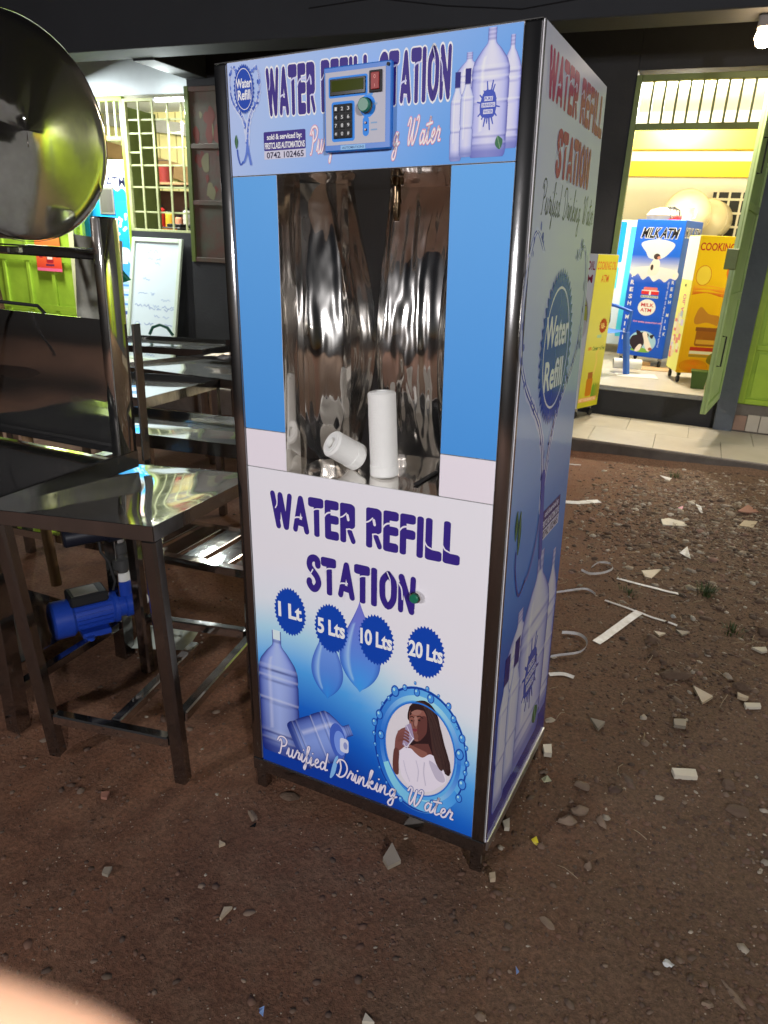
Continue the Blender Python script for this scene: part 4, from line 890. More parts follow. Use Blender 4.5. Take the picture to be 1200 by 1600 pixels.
def jar(x, y, z, r, h, c, label):
    t = thing('jar', label, 'jar', T(x, y, z), 'jars on the shop shelf')
    MB().lathe((0, 0, 0), (0, 0, 1), [(r * .95, 0), (r, .01), (r, h * .8), (r * .7, h * .88)], 14).build('body', cmat('jar_%d_%d' % (int(c[0] * 99), int(c[1] * 99)), c, .3), t)
    MB().cyl((0, 0, h * .881), (0, 0, h), r * .75, n=14).build('lid', BLACKP, t)
for x, h, r, c, l in ((-4.72, .22, .07, (.5, .03, .03), 'red jar on the shelf behind the window bars'), (-4.56, .17, .06, (.7, .42, .04), 'yellow jar next to the red jar on the shelf'), (-4.41, .13, .05, (.7, .3, .2), 'small orange jar between the yellow and white jars on the shelf'), (-4.27, .2, .055, (.6, .6, .58), 'white jar on the shelf right of the orange jar'), (-4.12, .19, .05, (.35, .36, .4), 'grey jar at the right end of the shelf'), (-4.0, .18, .045, (.02, .02, .03), 'black jar at the far right of the shelf')):
    jar(x - 1.32, 7.12, 1.4505, r, h * 1.4, c, l)
t = thing('steel_pot', 'shiny steel pot on the top shelf behind the bars', 'pot', T(-6.30, 7.2, 2.0105)); MB().lathe((0, 0, 0), (0, 0, 1), [(.13, 0), (.15, .03), (.15, .16), (.16, .17)], 20).build('body', STEEL, t); MB().lathe((0, 0, .1705), (0, 0, 1), [(.16, 0), (.1, .03), (.02, .045)], 20).build('lid', STEEL, t)
t = thing('red_bucket', 'dark red bucket beside the steel pot on the top shelf', 'bucket', T(-5.98, 7.2, 2.0105)); MB().lathe((0, 0, 0), (0, 0, 1), [(.09, 0), (.12, .22), (.125, .23)], 18).build('body', cmat('dark_red_plastic', (.14, .015, .015), .4), t); MB().tube([(-.12, 0, .22), (-.08, -.02, .3), (.08, -.02, .3), (.12, 0, .22)], .006, 6).build('handle', BLACKP, t)
t = thing('black_crate', 'black appliance with orange top strip behind the lower window bars', 'appliance', T(-5.78, 6.5, .02))
MB().box((0, 0, 0), (.55, .4, 1.46), .01).build('body', BLACKP, t); MB().box((.05, -.003, 1.38), (.5, -.0005, 1.44), .001).build('strip', cmat('orange_strip', (.6, .22, .02)), t); MB().box((.3, .05, 1.4605), (.52, .3, 1.50), .006).build('lid', BLACKP, t)
t = thing('wire_rack', 'cream wire rack standing behind the left window post', 'rack', T(-5.52, 6.0, .02))
for k in range(7): MB().box((0, 0, .9 + k * .22), (.1, .02, .925 + k * .22)).build('rung', WHITEW, t)
for x in (-.02, .1005): MB().box((x, 0, 0), (x + .0195, .02, 2.55)).build('upright', OLIVE, t)

# ------------------------------------------------------------------ vending machines of the shops
def boxmachine(name, label, M, w_, d_, h_, body, z0=.1, castor=True):
    t = thing(name, label, 'vending machine', M)
    MB().box((0, 0, z0), (w_, d_, h_), .006).build('cabinet', body, t)
    if castor:
        for x in (.04, w_ - .04):
            for y in (.04, d_ - .04):
                c = MB().cyl((x - .012, y, .036), (x + .012, y, .036), .034, n=14, ch=.004).build('castor', BLACKP, t)
                MB().box((x - .018, y - .018, .071), (x + .018, y + .018, z0 - .0005), .002).build('fork', STEELR, c)
    return t
MILKB = mat('blue_machine_skin', rgb(24, 84, 190), .35, 0, .05, 4); YEL = mat('yellow_machine_skin', rgb(226, 196, 20), .4, 0, .1, 4)
# left milk machine
M1 = boxmachine('milk_vending_machine', 'white and bright blue milk vending machine with a small grey window beside the barred window', T(-6.06, 5.72, .035), .70, .42, 2.13, mat('white_machine_skin', (.76, .77, .8), .4, 0, .05, 4))
P = Print((0, 0, 0), (1, 0, 0), (0, 0, 1), (0, -1, 0)); w_ = .70
P.grid(4, 10, lambda u, v: (.004 + u * .692, .104 + v * 1.98), lambda u, v: rgb(232, 238, 246) if v > .84 else mix(rgb(20, 150, 240), rgb(40, 130, 225), 1 - v) if v > .42 else mix(rgb(190, 214, 240), rgb(60, 150, 230), max(0, (v - .3) / .12)))
P.blob([(.0045, 1.82), (.1, 1.84), (.2, 1.79), (.3, 1.84), (.42, 1.80), (.5, 1.83), (.58, 1.80), (.64, 1.835), (.695, 1.79), (.695, 1.70), (.0045, 1.70)], rgb(20, 146, 236))
P.text('LECHE MA', .06, .69, 1.975, 2.075, rgb(226, 90, 110), .0); P.text('MILK ATM', .08, .695, 1.845, 1.955, rgb(24, 24, 60), .015)
random.seed(11)
for k in range(16): P.ell(random.uniform(.5, .67), random.uniform(1.28, 1.55), .012 + .012 * random.random(), .016 + .01 * random.random(), rgb(225, 240, 252), 10)
P.blob([(.33, .95), (.36, 1.12), (.5, 1.24), (.56, 1.2), (.69, 1.16), (.69, .93)], rgb(206, 218, 238)); P.blob([(.34, .9), (.42, 1.03), (.6, 1.06), (.69, 1.0), (.69, .86), (.4, .86)], rgb(70, 150, 230))
P.rrect(.46, .65, 1.01, 1.09, .015, rgb(222, 226, 238))
for k in range(9): P.rect(.45 + .02 * (k % 3), .68, .86 - k * .055, .883 - k * .055, rgb(226, 232, 244) if k % 2 else rgb(96, 150, 214))
P.rrect(.53, .63, .28, .46, .01, rgb(70, 90, 160)); P.rrect(.55, .61, .30, .42, .006, rgb(220, 224, 236)); P.build('front_print', M1)
wn = MB(); wn.box((.30, -.012, 1.55), (.52, -.0005, 1.845), .003); wn = wn.build('window', mat('brushed_window_frame', (.5, .48, .42), .35, .7), M1)
MB().box((.325, -.015, 1.575), (.50, -.0125, 1.82)).build('pane', mat('dim_window_glass', (.12, .11, .09), .1, 0, .6, 5, stretch=(3, 1, .3)), wn)
# blue milk machine inside the right shop
MM = frame(.175, 7.18, .262, -18)
M2 = boxmachine('milk_vending_machine', 'blue milk vending machine with a cow picture inside the right shop', MM, .52, .50, 1.50, MILKB)
P = Print((0, 0, 0), (1, 0, 0), (0, 0, 1), (0, -1, 0)); bl_ = rgb(16, 76, 196)
P.grid(4, 20, lambda u, v: (.004 + u * .512, .104 + v * 1.392), lambda u, v: mix(bl_, rgb(210, 214, 222), math.exp(-((v - .66) / .04) ** 2)) if v < .74 else mix(bl_, rgb(24, 92, 204), v))
P.blob([(.09, 1.27), (.15, 1.18), (.2, 1.12), (.32, 1.12), (.4, 1.18), (.44, 1.27), (.27, 1.31)], rgb(196, 206, 224))
P.blob([(.005, .98), (.06, .93), (.1, .96), (.16, .90), (.22, .94), (.28, .89), (.34, .92), (.40, .89), (.45, .93), (.514, .92), (.514, 1.0), (.3, 1.04), (.1, 1.03)], rgb(210, 212, 222))
P.text('MILK ATM', .075, .465, 1.315, 1.425, rgb(230, 228, 220), .075, slant=.06); P.text('MILK ATM', .082, .458, 1.32, 1.42, rgb(14, 10, 16), .035, slant=.06)
P.blob([(.20, 1.0), (.25, 1.12), (.31, 1.10), (.32, 1.02), (.30, .96), (.22, .95)], rgb(220, 210, 205)); P.ell(.275, 1.14, .035, .03, rgb(60, 46, 46), 12); P.ell(.30, 1.13, .018, .014, rgb(220, 140, 120), 10); P.ell(.24, 1.03, .016, .03, rgb(50, 40, 44), 10)
P.rrect(.17, .36, .755, .79, .004, rgb(190, 40, 44)); P.rect(.17, .36, .79, .80, WHT); P.rrect(.19, .34, .80, .83, .01, rgb(206, 110, 110)); P.rect(.255, .275, .75, .80, WHT); P.rect(.17, .36, .72, .744, rgb(190, 200, 190)); P.text('BUILD KENYA', .175, .355, .725, .74, rgb(30, 60, 40), .02)
P.ell(.255, .62, .098, .085, rgb(214, 220, 236), 28); P.text('MILK', .19, .33, .628, .665, rgb(176, 30, 44), .02); P.text('ATM', .19, .31, .575, .612, rgb(176, 30, 44), .02)
P.text('Our quality pasteurized milk', .13, .45, .455, .478, rgb(220, 150, 170), .02)
for k, ch in enumerate('FRESH MILK'):
    if ch != ' ': P.text(ch, .035, .075 if ch != 'I' else .045, .92 - k * .073, .965 - k * .073, rgb(225, 228, 240), .03)
for k, ch in enumerate('FRESH MILK'):
    if ch != ' ': P.text(ch, .478, .502 if ch != 'I' else .484, .94 - k * .066, .975 - k * .066, rgb(225, 222, 200), .02)
P.text('Fresh pasteurized ready to drink milk', .0, 1.0, 0, 1, rgb(200, 205, 225), .01, rot=lambda q: (.448 + .0 - (q[1] - .5) * .022, .22 + q[0] * .68))
P.ell(.27, .26, .15, .115, rgb(150, 190, 226), 30); P.blob([(.15, .16), (.25, .145), (.36, .155), (.33, .185), (.2, .2)], rgb(110, 160, 70))
P.blob([(.125, .25), (.15, .2), (.2, .16), (.26, .18), (.3, .26), (.33, .34), (.26, .36), (.2, .33), (.15, .31)], rgb(40, 30, 44)); P.blob([(.26, .35), (.30, .365), (.33, .3), (.375, .22), (.38, .18), (.34, .165), (.30, .22), (.285, .28)], rgb(222, 214, 214)); P.blob([(.2, .15), (.25, .16), (.27, .22), (.24, .23), (.21, .19)], rgb(215, 208, 212))
P.ell(.368, .19, .022, .018, rgb(150, 90, 84), 12); P.blob([(.2, .33), (.185, .375), (.23, .365), (.245, .34)], rgb(36, 26, 36)); P.blob([(.34, .33), (.385, .345), (.37, .3)], rgb(36, 26, 36)); P.build('front_print', M2)
P = Print((.52, 0, 0), (0, 1, 0), (0, 0, 1), (1, 0, 0)); P.rect(.004, .496, .104, 1.496, rgb(40, 76, 150)); P.text('MILK ATM', .03, .46, 1.33, 1.43, rgb(214, 206, 170), .05); P.text('MILK ATM', .035, .455, 1.338, 1.422, rgb(20, 20, 40), .01); P.build('side_print', M2)
# blue machine deeper in the shop
M3 = boxmachine('blue_machine', 'turquoise and white machine behind the blue milk vending machine at the left door post', frame(-.42, 8.0, .262, 0), .62, .4, 1.52, mat('pale_machine_skin', (.66, .78, .86), .4, 0, .1, 3))
P = Print((0, 0, 0), (1, 0, 0), (0, 0, 1), (0, -1, 0)); P.rrect(.03, .42, 1.05, 1.50, .02, rgb(20, 130, 220)); P.rrect(.05, .40, .75, 1.0, .02, rgb(60, 200, 230)); P.ell(.22, 1.3, .12, .1, rgb(190, 225, 245), 20); P.rect(.47, .6, .2, 1.45, rgb(70, 190, 235)); P.build('front_print', M3)
# yellow cooking oil machine inside
M4 = boxmachine('oil_vending_machine', 'yellow cooking oil machine on castors inside the right shop', frame(.835, 6.17, .262, 15), .46, .40, 1.345, YEL)
P = Print((0, 0, 0), (1, 0, 0), (0, 0, 1), (0, -1, 0)); yl = rgb(216, 172, 14)
P.grid(2, 8, lambda u, v: (.004 + u * .452, .104 + v * 1.236), lambda u, v: mix(rgb(206, 150, 10), rgb(222, 184, 16), v))
P.text('COOKING OIL', .015, .44, 1.215, 1.285, rgb(170, 40, 30), .025); P.ell(.37, 1.04, .085, .10, rgb(206, 110, 30), 24); P.ell(.09, 1.0, .07, .09, rgb(226, 190, 60), 20); P.ring(.09, 1.0, .07, .09, .006, rgb(190, 110, 20))
for k in range(7): P.stroke([(.02, .83 + .012 * k), (.15, .85 - .01 * (k % 3) + .01 * k), (.3, .82 + .012 * k), (.45, .86 + .008 * k)], .010, mix(rgb(190, 90, 20), rgb(230, 160, 40), k / 7), None, 4)
P.blob([(.08, .62), (.12, .72), (.2, .66), (.3, .64), (.33, .55), (.2, .58), (.1, .56)], rgb(176, 120, 40)); P.rrect(.12, .34, .36, .52, .02, rgb(140, 84, 24)); P.rect(.11, .36, .50, .535, rgb(120, 70, 30)); P.rect(.13, .33, .38, .42, rgb(196, 150, 50))
P.ell(.41, .53, .05, .085, rgb(160, 26, 26), 24); P.text('OIL', .38, .445, .51, .56, rgb(230, 190, 120), .02)
P.rect(.09, .40, .315, .35, rgb(170, 50, 30)); P.rect(.09, .40, .285, .312, rgb(222, 214, 190)); P.rect(.09, .40, .255, .278, rgb(150, 120, 40))
for k in range(6): P.ring(.15, .17, .03 + .02 * k, .012 + .010 * k, .008, mix(rgb(230, 120, 20), rgb(190, 110, 10), k / 6), 24)
P.blob([(.26, .22), (.3, .3), (.4, .27), (.455, .29), (.455, .2), (.35, .18)], rgb(120, 110, 30)); P.build('front_print', M4)
P = Print((0, 0, 0), (0, 1, 0), (0, 0, 1), (-1, 0, 0)); P.rect(.004, .396, .104, 1.34, rgb(238, 224, 120)); P.rect(.004, .396, .95, 1.34, rgb(240, 236, 216)); P.text('OIL ATM', 0, 1, 0, 1, rgb(190, 70, 120), .02, rot=lambda q: (.12 + .0 + (q[1]) * .1, .82 - q[0] * .25))
random.seed(5)
for k in range(26): P.rrect(*(lambda a, c: (a, a + .09, c, c + .06))(random.uniform(.05, .3), random.uniform(.2, .62)), .01, random.choice((rgb(240, 200, 160), rgb(206, 120, 110), rgb(200, 190, 220), rgb(240, 230, 190), rgb(160, 170, 190))))
P.build('side_print', M4)
MB().cyl((-.001, .2, .90), (-.006, .2, .90), .012, n=12).build('lock', BLACKP, M4)
# oil machine out on the verandah
M5 = boxmachine('oil_vending_machine', 'yellow cooking oil machine on the verandah just behind the water refill station', frame(.105, 4.95, .035, -23) @ T(-.34, 0, 0), .34, .34, 1.375, mat('shade_grey_machine_skin', (.3, .3, .3), .4, 0, .1, 4))  # grey body colour stands for shade on the yellow machine's front
P = Print((.34, 0, 0), (0, 1, 0), (0, 0, 1), (1, 0, 0)); yg = rgb(220, 208, 50)
P.grid(2, 8, lambda u, v: (.003 + u * .334, .103 + v * 1.27), lambda u, v: mix(rgb(196, 190, 96), rgb(176, 170, 30), abs(2 * v - 1)))
P.text('COOKING OIL', .015, .32, 1.255, 1.32, rgb(178, 80, 20), .015); P.text('ATM', .10, .22, 1.155, 1.215, rgb(178, 80, 20), .015)
P.seal(.245, .80, .065, .065, rgb(150, 60, 20), 14, .14); P.text('10/-', .215, .28, .775, .825, rgb(230, 200, 120), .02); P.rect(.17, .24, .70, .725, rgb(150, 180, 150)); P.text('100%', .05, .11, .60, .628, rgb(190, 70, 30), .02); P.text('Cholesterol Free', .125, .325, .595, .63, rgb(40, 90, 40), .02)
P.rrect(.10, .20, .20, .36, .02, rgb(176, 110, 20)); P.rect(.11, .19, .355, .41, rgb(150, 90, 40)); P.stroke([(.2, .4), (.22, .5), (.2, .56), (.23, .6)], .03, rgb(200, 180, 90))
for k in range(12): P.blob([(.2 + .01 * k, .18 + .012 * (k % 4)), (.215 + .01 * k, .3 + .01 * (k % 3)), (.225 + .01 * k, .18)], rgb(90 + 6 * k, 140, 40))
P.rect(.01, .30, .15, .19, rgb(206, 150, 90)); P.text('BEST COOKING OIL', .02, .29, .158, .182, rgb(220, 200, 170), .02); P.build('side_print', M5)
P = Print((0, 0, 0), (1, 0, 0), (0, 0, 1), (0, -1, 0)); P.rect(.003, .337, .103, 1.372, rgb(170, 172, 176)); P.text('COOKING OIL', -.0 + .01, .33, 1.25, 1.32, rgb(110, 20, 50), .02); P.text('ATM', .16, .32, 1.15, 1.215, rgb(110, 20, 50), .02)  # front print in greys: the shade of this face painted in
P.ell(.2, .86, .125, .24, rgb(120, 120, 124), 30); P.ell(.205, .86, .112, .22, rgb(130, 134, 60), 30); P.text('OIL', .17, .30, .965, 1.015, rgb(90, 16, 60), .02); P.blob([(.1, .8), (.31, .85), (.3, .7), (.2, .645), (.11, .7)], rgb(150, 150, 150)); P.build('front_print', M5)
P = Print((0, WY - .04, 0), (1, 0, 0), (0, 0, 1), (0, -1, 0), .002); rnd = random.Random(8)
for k in range(26):
    x, z, r = rnd.uniform(-4.1, -3.72), rnd.choice((rnd.uniform(2.3, 2.55), rnd.uniform(1.75, 2.2), rnd.uniform(1.72, 2.2))), rnd.uniform(.015, .06)
    P.blob([(x + r * rnd.uniform(.5, 1.2) * math.cos(a), z + 1.8 * r * rnd.uniform(.5, 1.2) * math.sin(a)) for a in (0, .9, 1.8, 2.7, 3.6, 4.5, 5.4)], rgb(96, 40, 30) if k % 3 else rgb(104, 100, 70), 2)
P.build('flaking_paint', pn, PAPERP)

# other things in the right shop
CREAM_REFLECTION = mat('cream_reflection_steel', (.72, .62, .38), .25, 0, .2, 4, coat=.3)  # polished steel discs; the cream walls they mirror are painted as base colour
def disc(label, p, r, yaw):
    t = thing('domed_steel_disc', label, 'disc', frame(*p, yaw), 'domed steel discs')
    MB().lathe((0, 0, 0), (0, -1, 0), [(r, -.45), (r, 0), (r * .94, .05), (r * .78, .11), (r * .5, .165), (r * .2, .19), (.004, .195)], 36).build('shell', CREAM_REFLECTION, t, 40)
    MB().lathe((0, 0, 0), (0, -1, 0), [(r * 1.02, -.03), (r * 1.02, 0.0)], 36).build('rim', CREAM_REFLECTION, t)
    for x in (-r * .6, r * .6): MB().box((x - .02, .1, -p[2] + .263), (x + .02, .3, -r * .6), .003).build('stand_leg', STEELR, t)
disc('cream reflection coloured domed steel tank standing in front, above the blue milk vending machine', (.62, 8.0, 1.87), .25, -5)
disc('cream reflection coloured domed steel tank peeking out behind the front tank in the right shop', (.84, 8.3, 1.83), .22, -10)
t = thing('jug', 'white measuring jug on top of the blue milk vending machine', 'jug', MM @ T(.44, .2, 1.5)); MB().lathe((0, 0, 0), (0, 0, 1), [(.045, 0), (.06, .1), (.066, .12)], 16).build('body', WHITEP, t); MB().tube([(.06, 0, .1), (.09, 0, .08), (.085, 0, .03), (.05, 0, .02)], .007, 6).build('handle', WHITEP, t)
t = thing('sack', 'beige folded sack with dark stripes on top of the blue milk vending machine', 'sack', MM @ T(.19, .22, 1.5)); sk = MB().lathe((0, 0, 0), (0, 0, 1), [(.17, 0), (.18, .05), (.14, .1), (.06, .125)], 18); sk.build('cloth', cmat('beige_cloth', (.55, .46, .28), .8), t)
for a in range(4): MB().tube([(.13 + .02 * a, -.14 + .03 * a, .02), (.10 + .02 * a, -.1 + .03 * a, .1), (.05 + .02 * a, -.05, .13)], .008, 5).build('stripe', BLACKP, t)
t = thing('red_scoop', 'red plastic scoop lying between the sack and the white jug', 'scoop', MM @ T(.345, .16, 1.5)); MB().lathe((0, 0, 0), (0, 0, 1), [(.05, 0), (.05, .03), (.02, .05)], 14).build('body', cmat('red_plastic', (.5, .02, .02), .4), t); MB().box((-.05, -.08, 0), (.04, -.045, .012), .003).build('handle', cmat('red_plastic', (.5, .02, .02), .4), t)
# blue plastic chair (seen from its side), clothes on it
ch = thing('plastic_chair', 'blue plastic armchair beside the blue milk vending machine', 'chair', frame(.02, 6.25, .262, 60))
MB().grid(8, 8, lambda u, v: (-.22 + .44 * u, -.2 + .42 * v, .42 + .015 * (2 * u - 1) ** 2)).build('seat', BLUEP, ch)
b = MB(); b.grid(8, 8, lambda u, v: (-.22 + .44 * u, .22 + .10 * v + .04 * (1 - (2 * u - 1) ** 2), .43 + .45 * v)); b.build('backrest', BLUEP, ch)
for sx in (-1, 1):
    MB().tube([(sx * .24, -.2, .42), (sx * .26, -.2, .62), (sx * .26, 0, .66), (sx * .24, .25, .68)], .018, 8).build('armrest', BLUEP, ch)
    for y in (-.2, .22): MB().bar((sx * .23, y, .42), (sx * .27, y * 1.25, 0), .05, .05).build('leg', BLUEP, ch)
t = thing('dark_bag', 'dark bag on the blue plastic chair', 'bag', frame(.0, 6.25, .70, 60)); MB().lathe((0, 0, 0), (.1, .1, 1), [(.12, -.02), (.15, .08), (.14, .24), (.07, .34)], 14).build('body', NAVY, t, 60); MB().tube([(-.08, 0, .3), (0, 0, .4), (.08, 0, .32)], .008, 5).build('strap', BLACKP, t)
t = thing('rolled_mat', 'white rolled vinyl sheet on the shop floor', 'mat', frame(.22, 6.45, .2635, 12))
spi = [((.075 - .004 * a) * math.cos(a * .55) + .0, (.075 - .004 * a) * math.sin(a * .55) + .08) for a in range(13)]
b = MB(); b.rings([[(x, yy, zz) for yy, zz in spi] for x in (0, .28)], False)
b.build('roll', mat('white_vinyl_sheet', (.7, .68, .62), .5, 0, .1, 5), t, 60); MB().box((.02, -.28, .0), (.42, -.02, .004), .001).build('loose_edge', mat('white_vinyl_sheet', (.7, .68, .62), .5, 0, .1, 5), t)
t = thing('cardboard_sheet', 'flat cardboard sheet behind the rolled vinyl', 'cardboard', frame(.30, 6.75, .263, 8)); MB().box((0, 0, 0), (.5, .3, .006), .001).build('sheet', cmat('cardboard', (.4, .27, .14), .8), t); MB().box((.02, .28, .0065), (.3, .3, .05), .001).build('flap', cmat('cardboard', (.4, .27, .14), .8), t)
t = thing('green_bin', 'green bin at the foot of the open door leaf', 'bin', T(1.05, 6.0, .2625)); MB().lathe((0, 0, 0), (0, 0, 1), [(.08, 0), (.10, .13), (.105, .15)], 4).build('body', cmat('dark_green_plastic', (.06, .13, .03), .5), t); MB().lathe((0, 0, .1505), (0, 0, 1), [(.11, 0), (.11, .012)], 4).build('rim', cmat('dark_green_plastic', (.06, .13, .03), .5), t)

# ------------------------------------------------------------------ steel tables and drum cart
def wavy_top(nm, par, x0, x1, y0, y1, z, amp, sc, seed, mt=STEEL, n=26):
    return MB().grid(n, n, lambda u, v: (x0 + u * (x1 - x0), y0 + v * (y1 - y0), z + amp * noise.noise(Vector((u * sc + seed, v * sc, seed * 1.7))) * min(1, 10 * min(u, 1 - u, v, 1 - v)))).build(nm, mt, par, 180)
# small table in front: local axes x right, y back
t1 = thing('steel_table', 'small polished steel table with splayed stretcher between drum cart and water refill station', 'table', gframe(-.165, -.095, 8.5))
MB().grid(26, 26, lambda u, v: (-.47 + .482 * u, -.055 + .59 * v, .795 - .034 * v + .005 * noise.noise(Vector((u * 2.6 + 4, v * 2.2, 6.8))) * min(1, 10 * min(u, 1 - u, v, 1 - v)))).build('tabletop', STEEL, t1, 180)
b = MB(); b.box((-.47, -.0575, .757), (.013, -.055, .796), .001); b.prism([(.0125, -.055, .757), (.0125, .536, .723), (.0125, .536, .762), (.0125, -.055, .796)], (.0025, 0, 0)); b.box((-.47, .5355, .722), (.013, .538, .762), .001); b.build('apron', STEELR, t1)
for (x, y, tx, ty) in ((-.02, .02, -.012, -.028), (-.435, .03, -.445, -.025), (-.02, .50, -.01, .51), (-.43, .50, -.44, .51)):
    MB().bar((x, y, .004), (tx, ty, .7565 if y < .1 else .722), .04, .04, (0, 1, 0), .007).build('leg', STEELR, t1)
for a, c in (((-.41, .016, .145), (-.04, .008, .145)), ((-.225, .03, .145), (-.225, .49, .145)), ((-.017, .036, .205), (-.017, .48, .205)), ((-.04, .50, .215), (-.41, .50, .215))):
    MB().bar(a, c, .032, .032).build('stretcher', STEEL, t1)
# row of tray tables behind
def tray(label, x0, x1, y0, y1, yaw, seed, h=.79, rack=False, legs=True, group='steel tray tables behind the drum cart'):
    cx_, cy_ = (x0 + x1) / 2, (y0 + y1) / 2; t = thing('tray_table', label, 'table', gframe(cx_, cy_, yaw), group)
    a, c = (x1 - x0) / 2, (y1 - y0) / 2
    MB().grid(26, 22, lambda u, v: (-a + .004 + u * (2 * a - .008), -c + .004 + v * (2 * c - .008), h - .012 - .022 * v + .006 * noise.noise(Vector((u * 2.6 + seed, v * 2.2, seed * 1.7))) * min(1, 8 * min(u, 1 - u, v, 1 - v)))).build('tabletop', STEEL, t, 180)
    for p0, p1 in (((-a, -c, h - .05), (a, -c + .0035, h)), ((-a, c - .0035, h - .05), (a, c, h)), ((-a, -c + .004, h - .05), (-a + .0035, c - .004, h)), ((a - .0035, -c + .004, h - .05), (a, c - .004, h))):
        MB().box(p0, p1, .001).build('rim', STEELR, t)
    if legs:
        l0 = MB().box((-.02, -.02, .0), (.02, .02, h - .0505), .005).build('leg', STEELR, t, mtx=T(-a + .03, -c + .03, 0))
        for sx, sy in ((1, -1), (-1, 1), (1, 1)): copy_part(l0, t, T(sx * (a - .03), sy * (c - .03), 0))
    if rack:
        n = int((2 * a - .06) / .118)
        s0 = MB().box((-.046, -c + .056, 0), (.046, c - .056, .008), .002).build('slat', mat('brushed_steel_slat', (.3, .3, .29), .1, 1, .4, 12, bump=.05, bscale=20), t, mtx=T(-a + .09, 0, .30))
        for k in range(1, n): copy_part(s0, t, T(-a + .09 + k * .118, 0, .30 + random.uniform(-.001, .001)))
        for yy in (-c + .035, c - .035): MB().box((-a + .051, yy - .02, .275), (a - .051, yy + .02, .3085), .002).build('shelf_rail', STEEL, t)
    return t
tray('tray table directly behind the small polished table, with slatted lower shelf', -1.98, -.32, .62, 1.03, 1, 11, rack=True)
tray('tray table in the second row with its right edge slanting away', -2.35, -1.36, 1.18, 1.86, 4, 23, h=.79)
tray('tray table in the third row with crumpled foil on its back rim', -2.25, -1.05, 1.93, 2.70, -11, 31)
tray('farthest tray table below the whiteboard', -3.45, -2.28, 2.9, 3.6, 1, 41, h=.80)
tray('dark tray table standing against the low wall', -2.2, -1.0, 3.1, 3.8, 1, 51, h=.86)
t = thing('crumpled_foil', 'crumpled brown foil scrap on the rim of the third tray table', 'scrap', gframe(-2.08, 2.63, 10, .79))
MB().grid(14, 8, lambda u, v: (.5 * u, .14 * v, .012 + .045 * abs(noise.noise(Vector((u * 9, v * 5, 2))))* math.sin(math.pi * u))).build('foil', mat('brown_foil', (.45, .3, .2), .3, .8, .6, 30, bump=.5, bscale=60), t, 20)

# drum cart
ct = thing('drum_cart', 'steel cart with big polished drum on posts above a tray and backsplash', 'cart', T(-.62, .3, -.032))
# tray at h .80; local origin at post foot
MB().grid(20, 14, lambda u, v: (-.85 + .84 * u, -.50 + .53 * v, .785 + .004 * noise.noise(Vector((u * 4, v * 3, 7))))).build('tray', STEEL, ct, 180)
MB().box((-.012, -.52, .775), (.0, .03, .83), .002).build('tray_rim', STEELR, ct); MB().box((-.86, -.52, .775), (-.0125, -.508, .83), .002).build('tray_rim', STEELR, ct)
MB().grid(20, 20, lambda u, v: (-.86 + .80 * u, .035 + .004 * noise.noise(Vector((u * 3, v * 3, 1))), .835 + .38 * v)).build('backsplash', STEEL, ct, 180)
MB().box((-.86, .037, .80), (-.06, .05, 1.214), .001).build('backsplash_back', STEELR, ct)
MB().box((-.86, .0, .815), (-.062, .034, .834), .001).build('back_flange', STEELR, ct)
MB().box((-.036, -.045, .80), (-.002, .032, 1.50), .006, None, 2).build('post', STEEL, ct)
MB().box((-.90, -.045, .80), (-.861, .032, 1.50), .003).build('post', STEEL, ct)
MB().box((.002, .040, .79), (.010, .074, 1.21), .002).build('side_plate', STEELR, ct)
MB().bar((-.86, .012, 1.4), (-.053, .012, 1.4), .03, .03).build('cross_bar', STEELR, ct)
for x, y in ((-.19, -.385), (-.19, .085), (-.80, -.385), (-.80, .085)): MB().box((x - .025, y - .025, .0), (x + .025, y + .025, .7745), .002).build('leg', STEELR, ct)
for y in (-.385, .085): MB().box((-.774, y - .015, .12), (-.2155, y + .015, .15), .002).build('rail', STEELR, ct)
MB().box((-.205, -.359, .125), (-.175, .059, .155), .002).build('rail', STEELR, ct); MB().box((-.815, -.359, .125), (-.785, .059, .155), .002).build('rail', STEELR, ct)
MB().box((-.76, -.37, .1505), (-.27, .07, .156), .001).build('lower_shelf', STEEL, ct)
MB().grid(10, 20, lambda u, v: (-.80 + .58 * u, -.412, .16 + .6 * v)).build('front_sheet', STEELR, ct)
# dented cone-ended drum; apex towards +x
R0 = .26; n = 72
def dent(r, a):
    x, y = r * math.cos(a), r * math.sin(a)
    d = .010 * noise.noise(Vector((x * 4 + 3, y * 4, 1))) - .012 * max(0, 1 - abs(y + .25 * x) / .05) * (x < 0) * (1 - r / R0) - .005 * max(0, 1 - abs(x - .35 * y) / .035) * (1 - r / R0) * (y > 0)
    return d * min(1, r / .05)
b = MB(); rs = []
for r, h in [(R0, -.42), (R0, -.012), (R0 * .995, -.004), (R0 * .97, .0)] + [(R0 * k / 14, .027 * (1 - (k / 14) ** 1.35)) for k in range(13, 0, -1)] + [(.0035, .0275)]:
    rs.append([Vector((h + (dent(r, i * 2 * math.pi / n) if h > 0 else 0), r * math.cos(i * 2 * math.pi / n), r * math.sin(i * 2 * math.pi / n))) for i in range(n)])
b.rings(rs)
dr = b.build('drum', haze_lobe(mat('scuffed_mirror_drum', (.62, .6, .58), .12, 1, .75, 9, col2=(.34, .32, .30), bump=.03, bscale=14, rvar=.04), .13, .45, (.5, .45, .4)), ct, 40, mtx=T(-.13, -.15, 1.692) @ Matrix.Rotation(R(-10), 4, 'Z'))
MB().lathe((-.002, 0, 0), (1, 0, 0), [(R0 + .003, -.022), (R0 + .004, -.014), (R0 + .003, -.006)], 72, False).build('rim_bead', STEEL, dr, 40)
MB().bar((-.86, -.15, 1.405), (-.2, -.15, 1.405), .05, .02).build('drum_cradle', STEEL, ct)
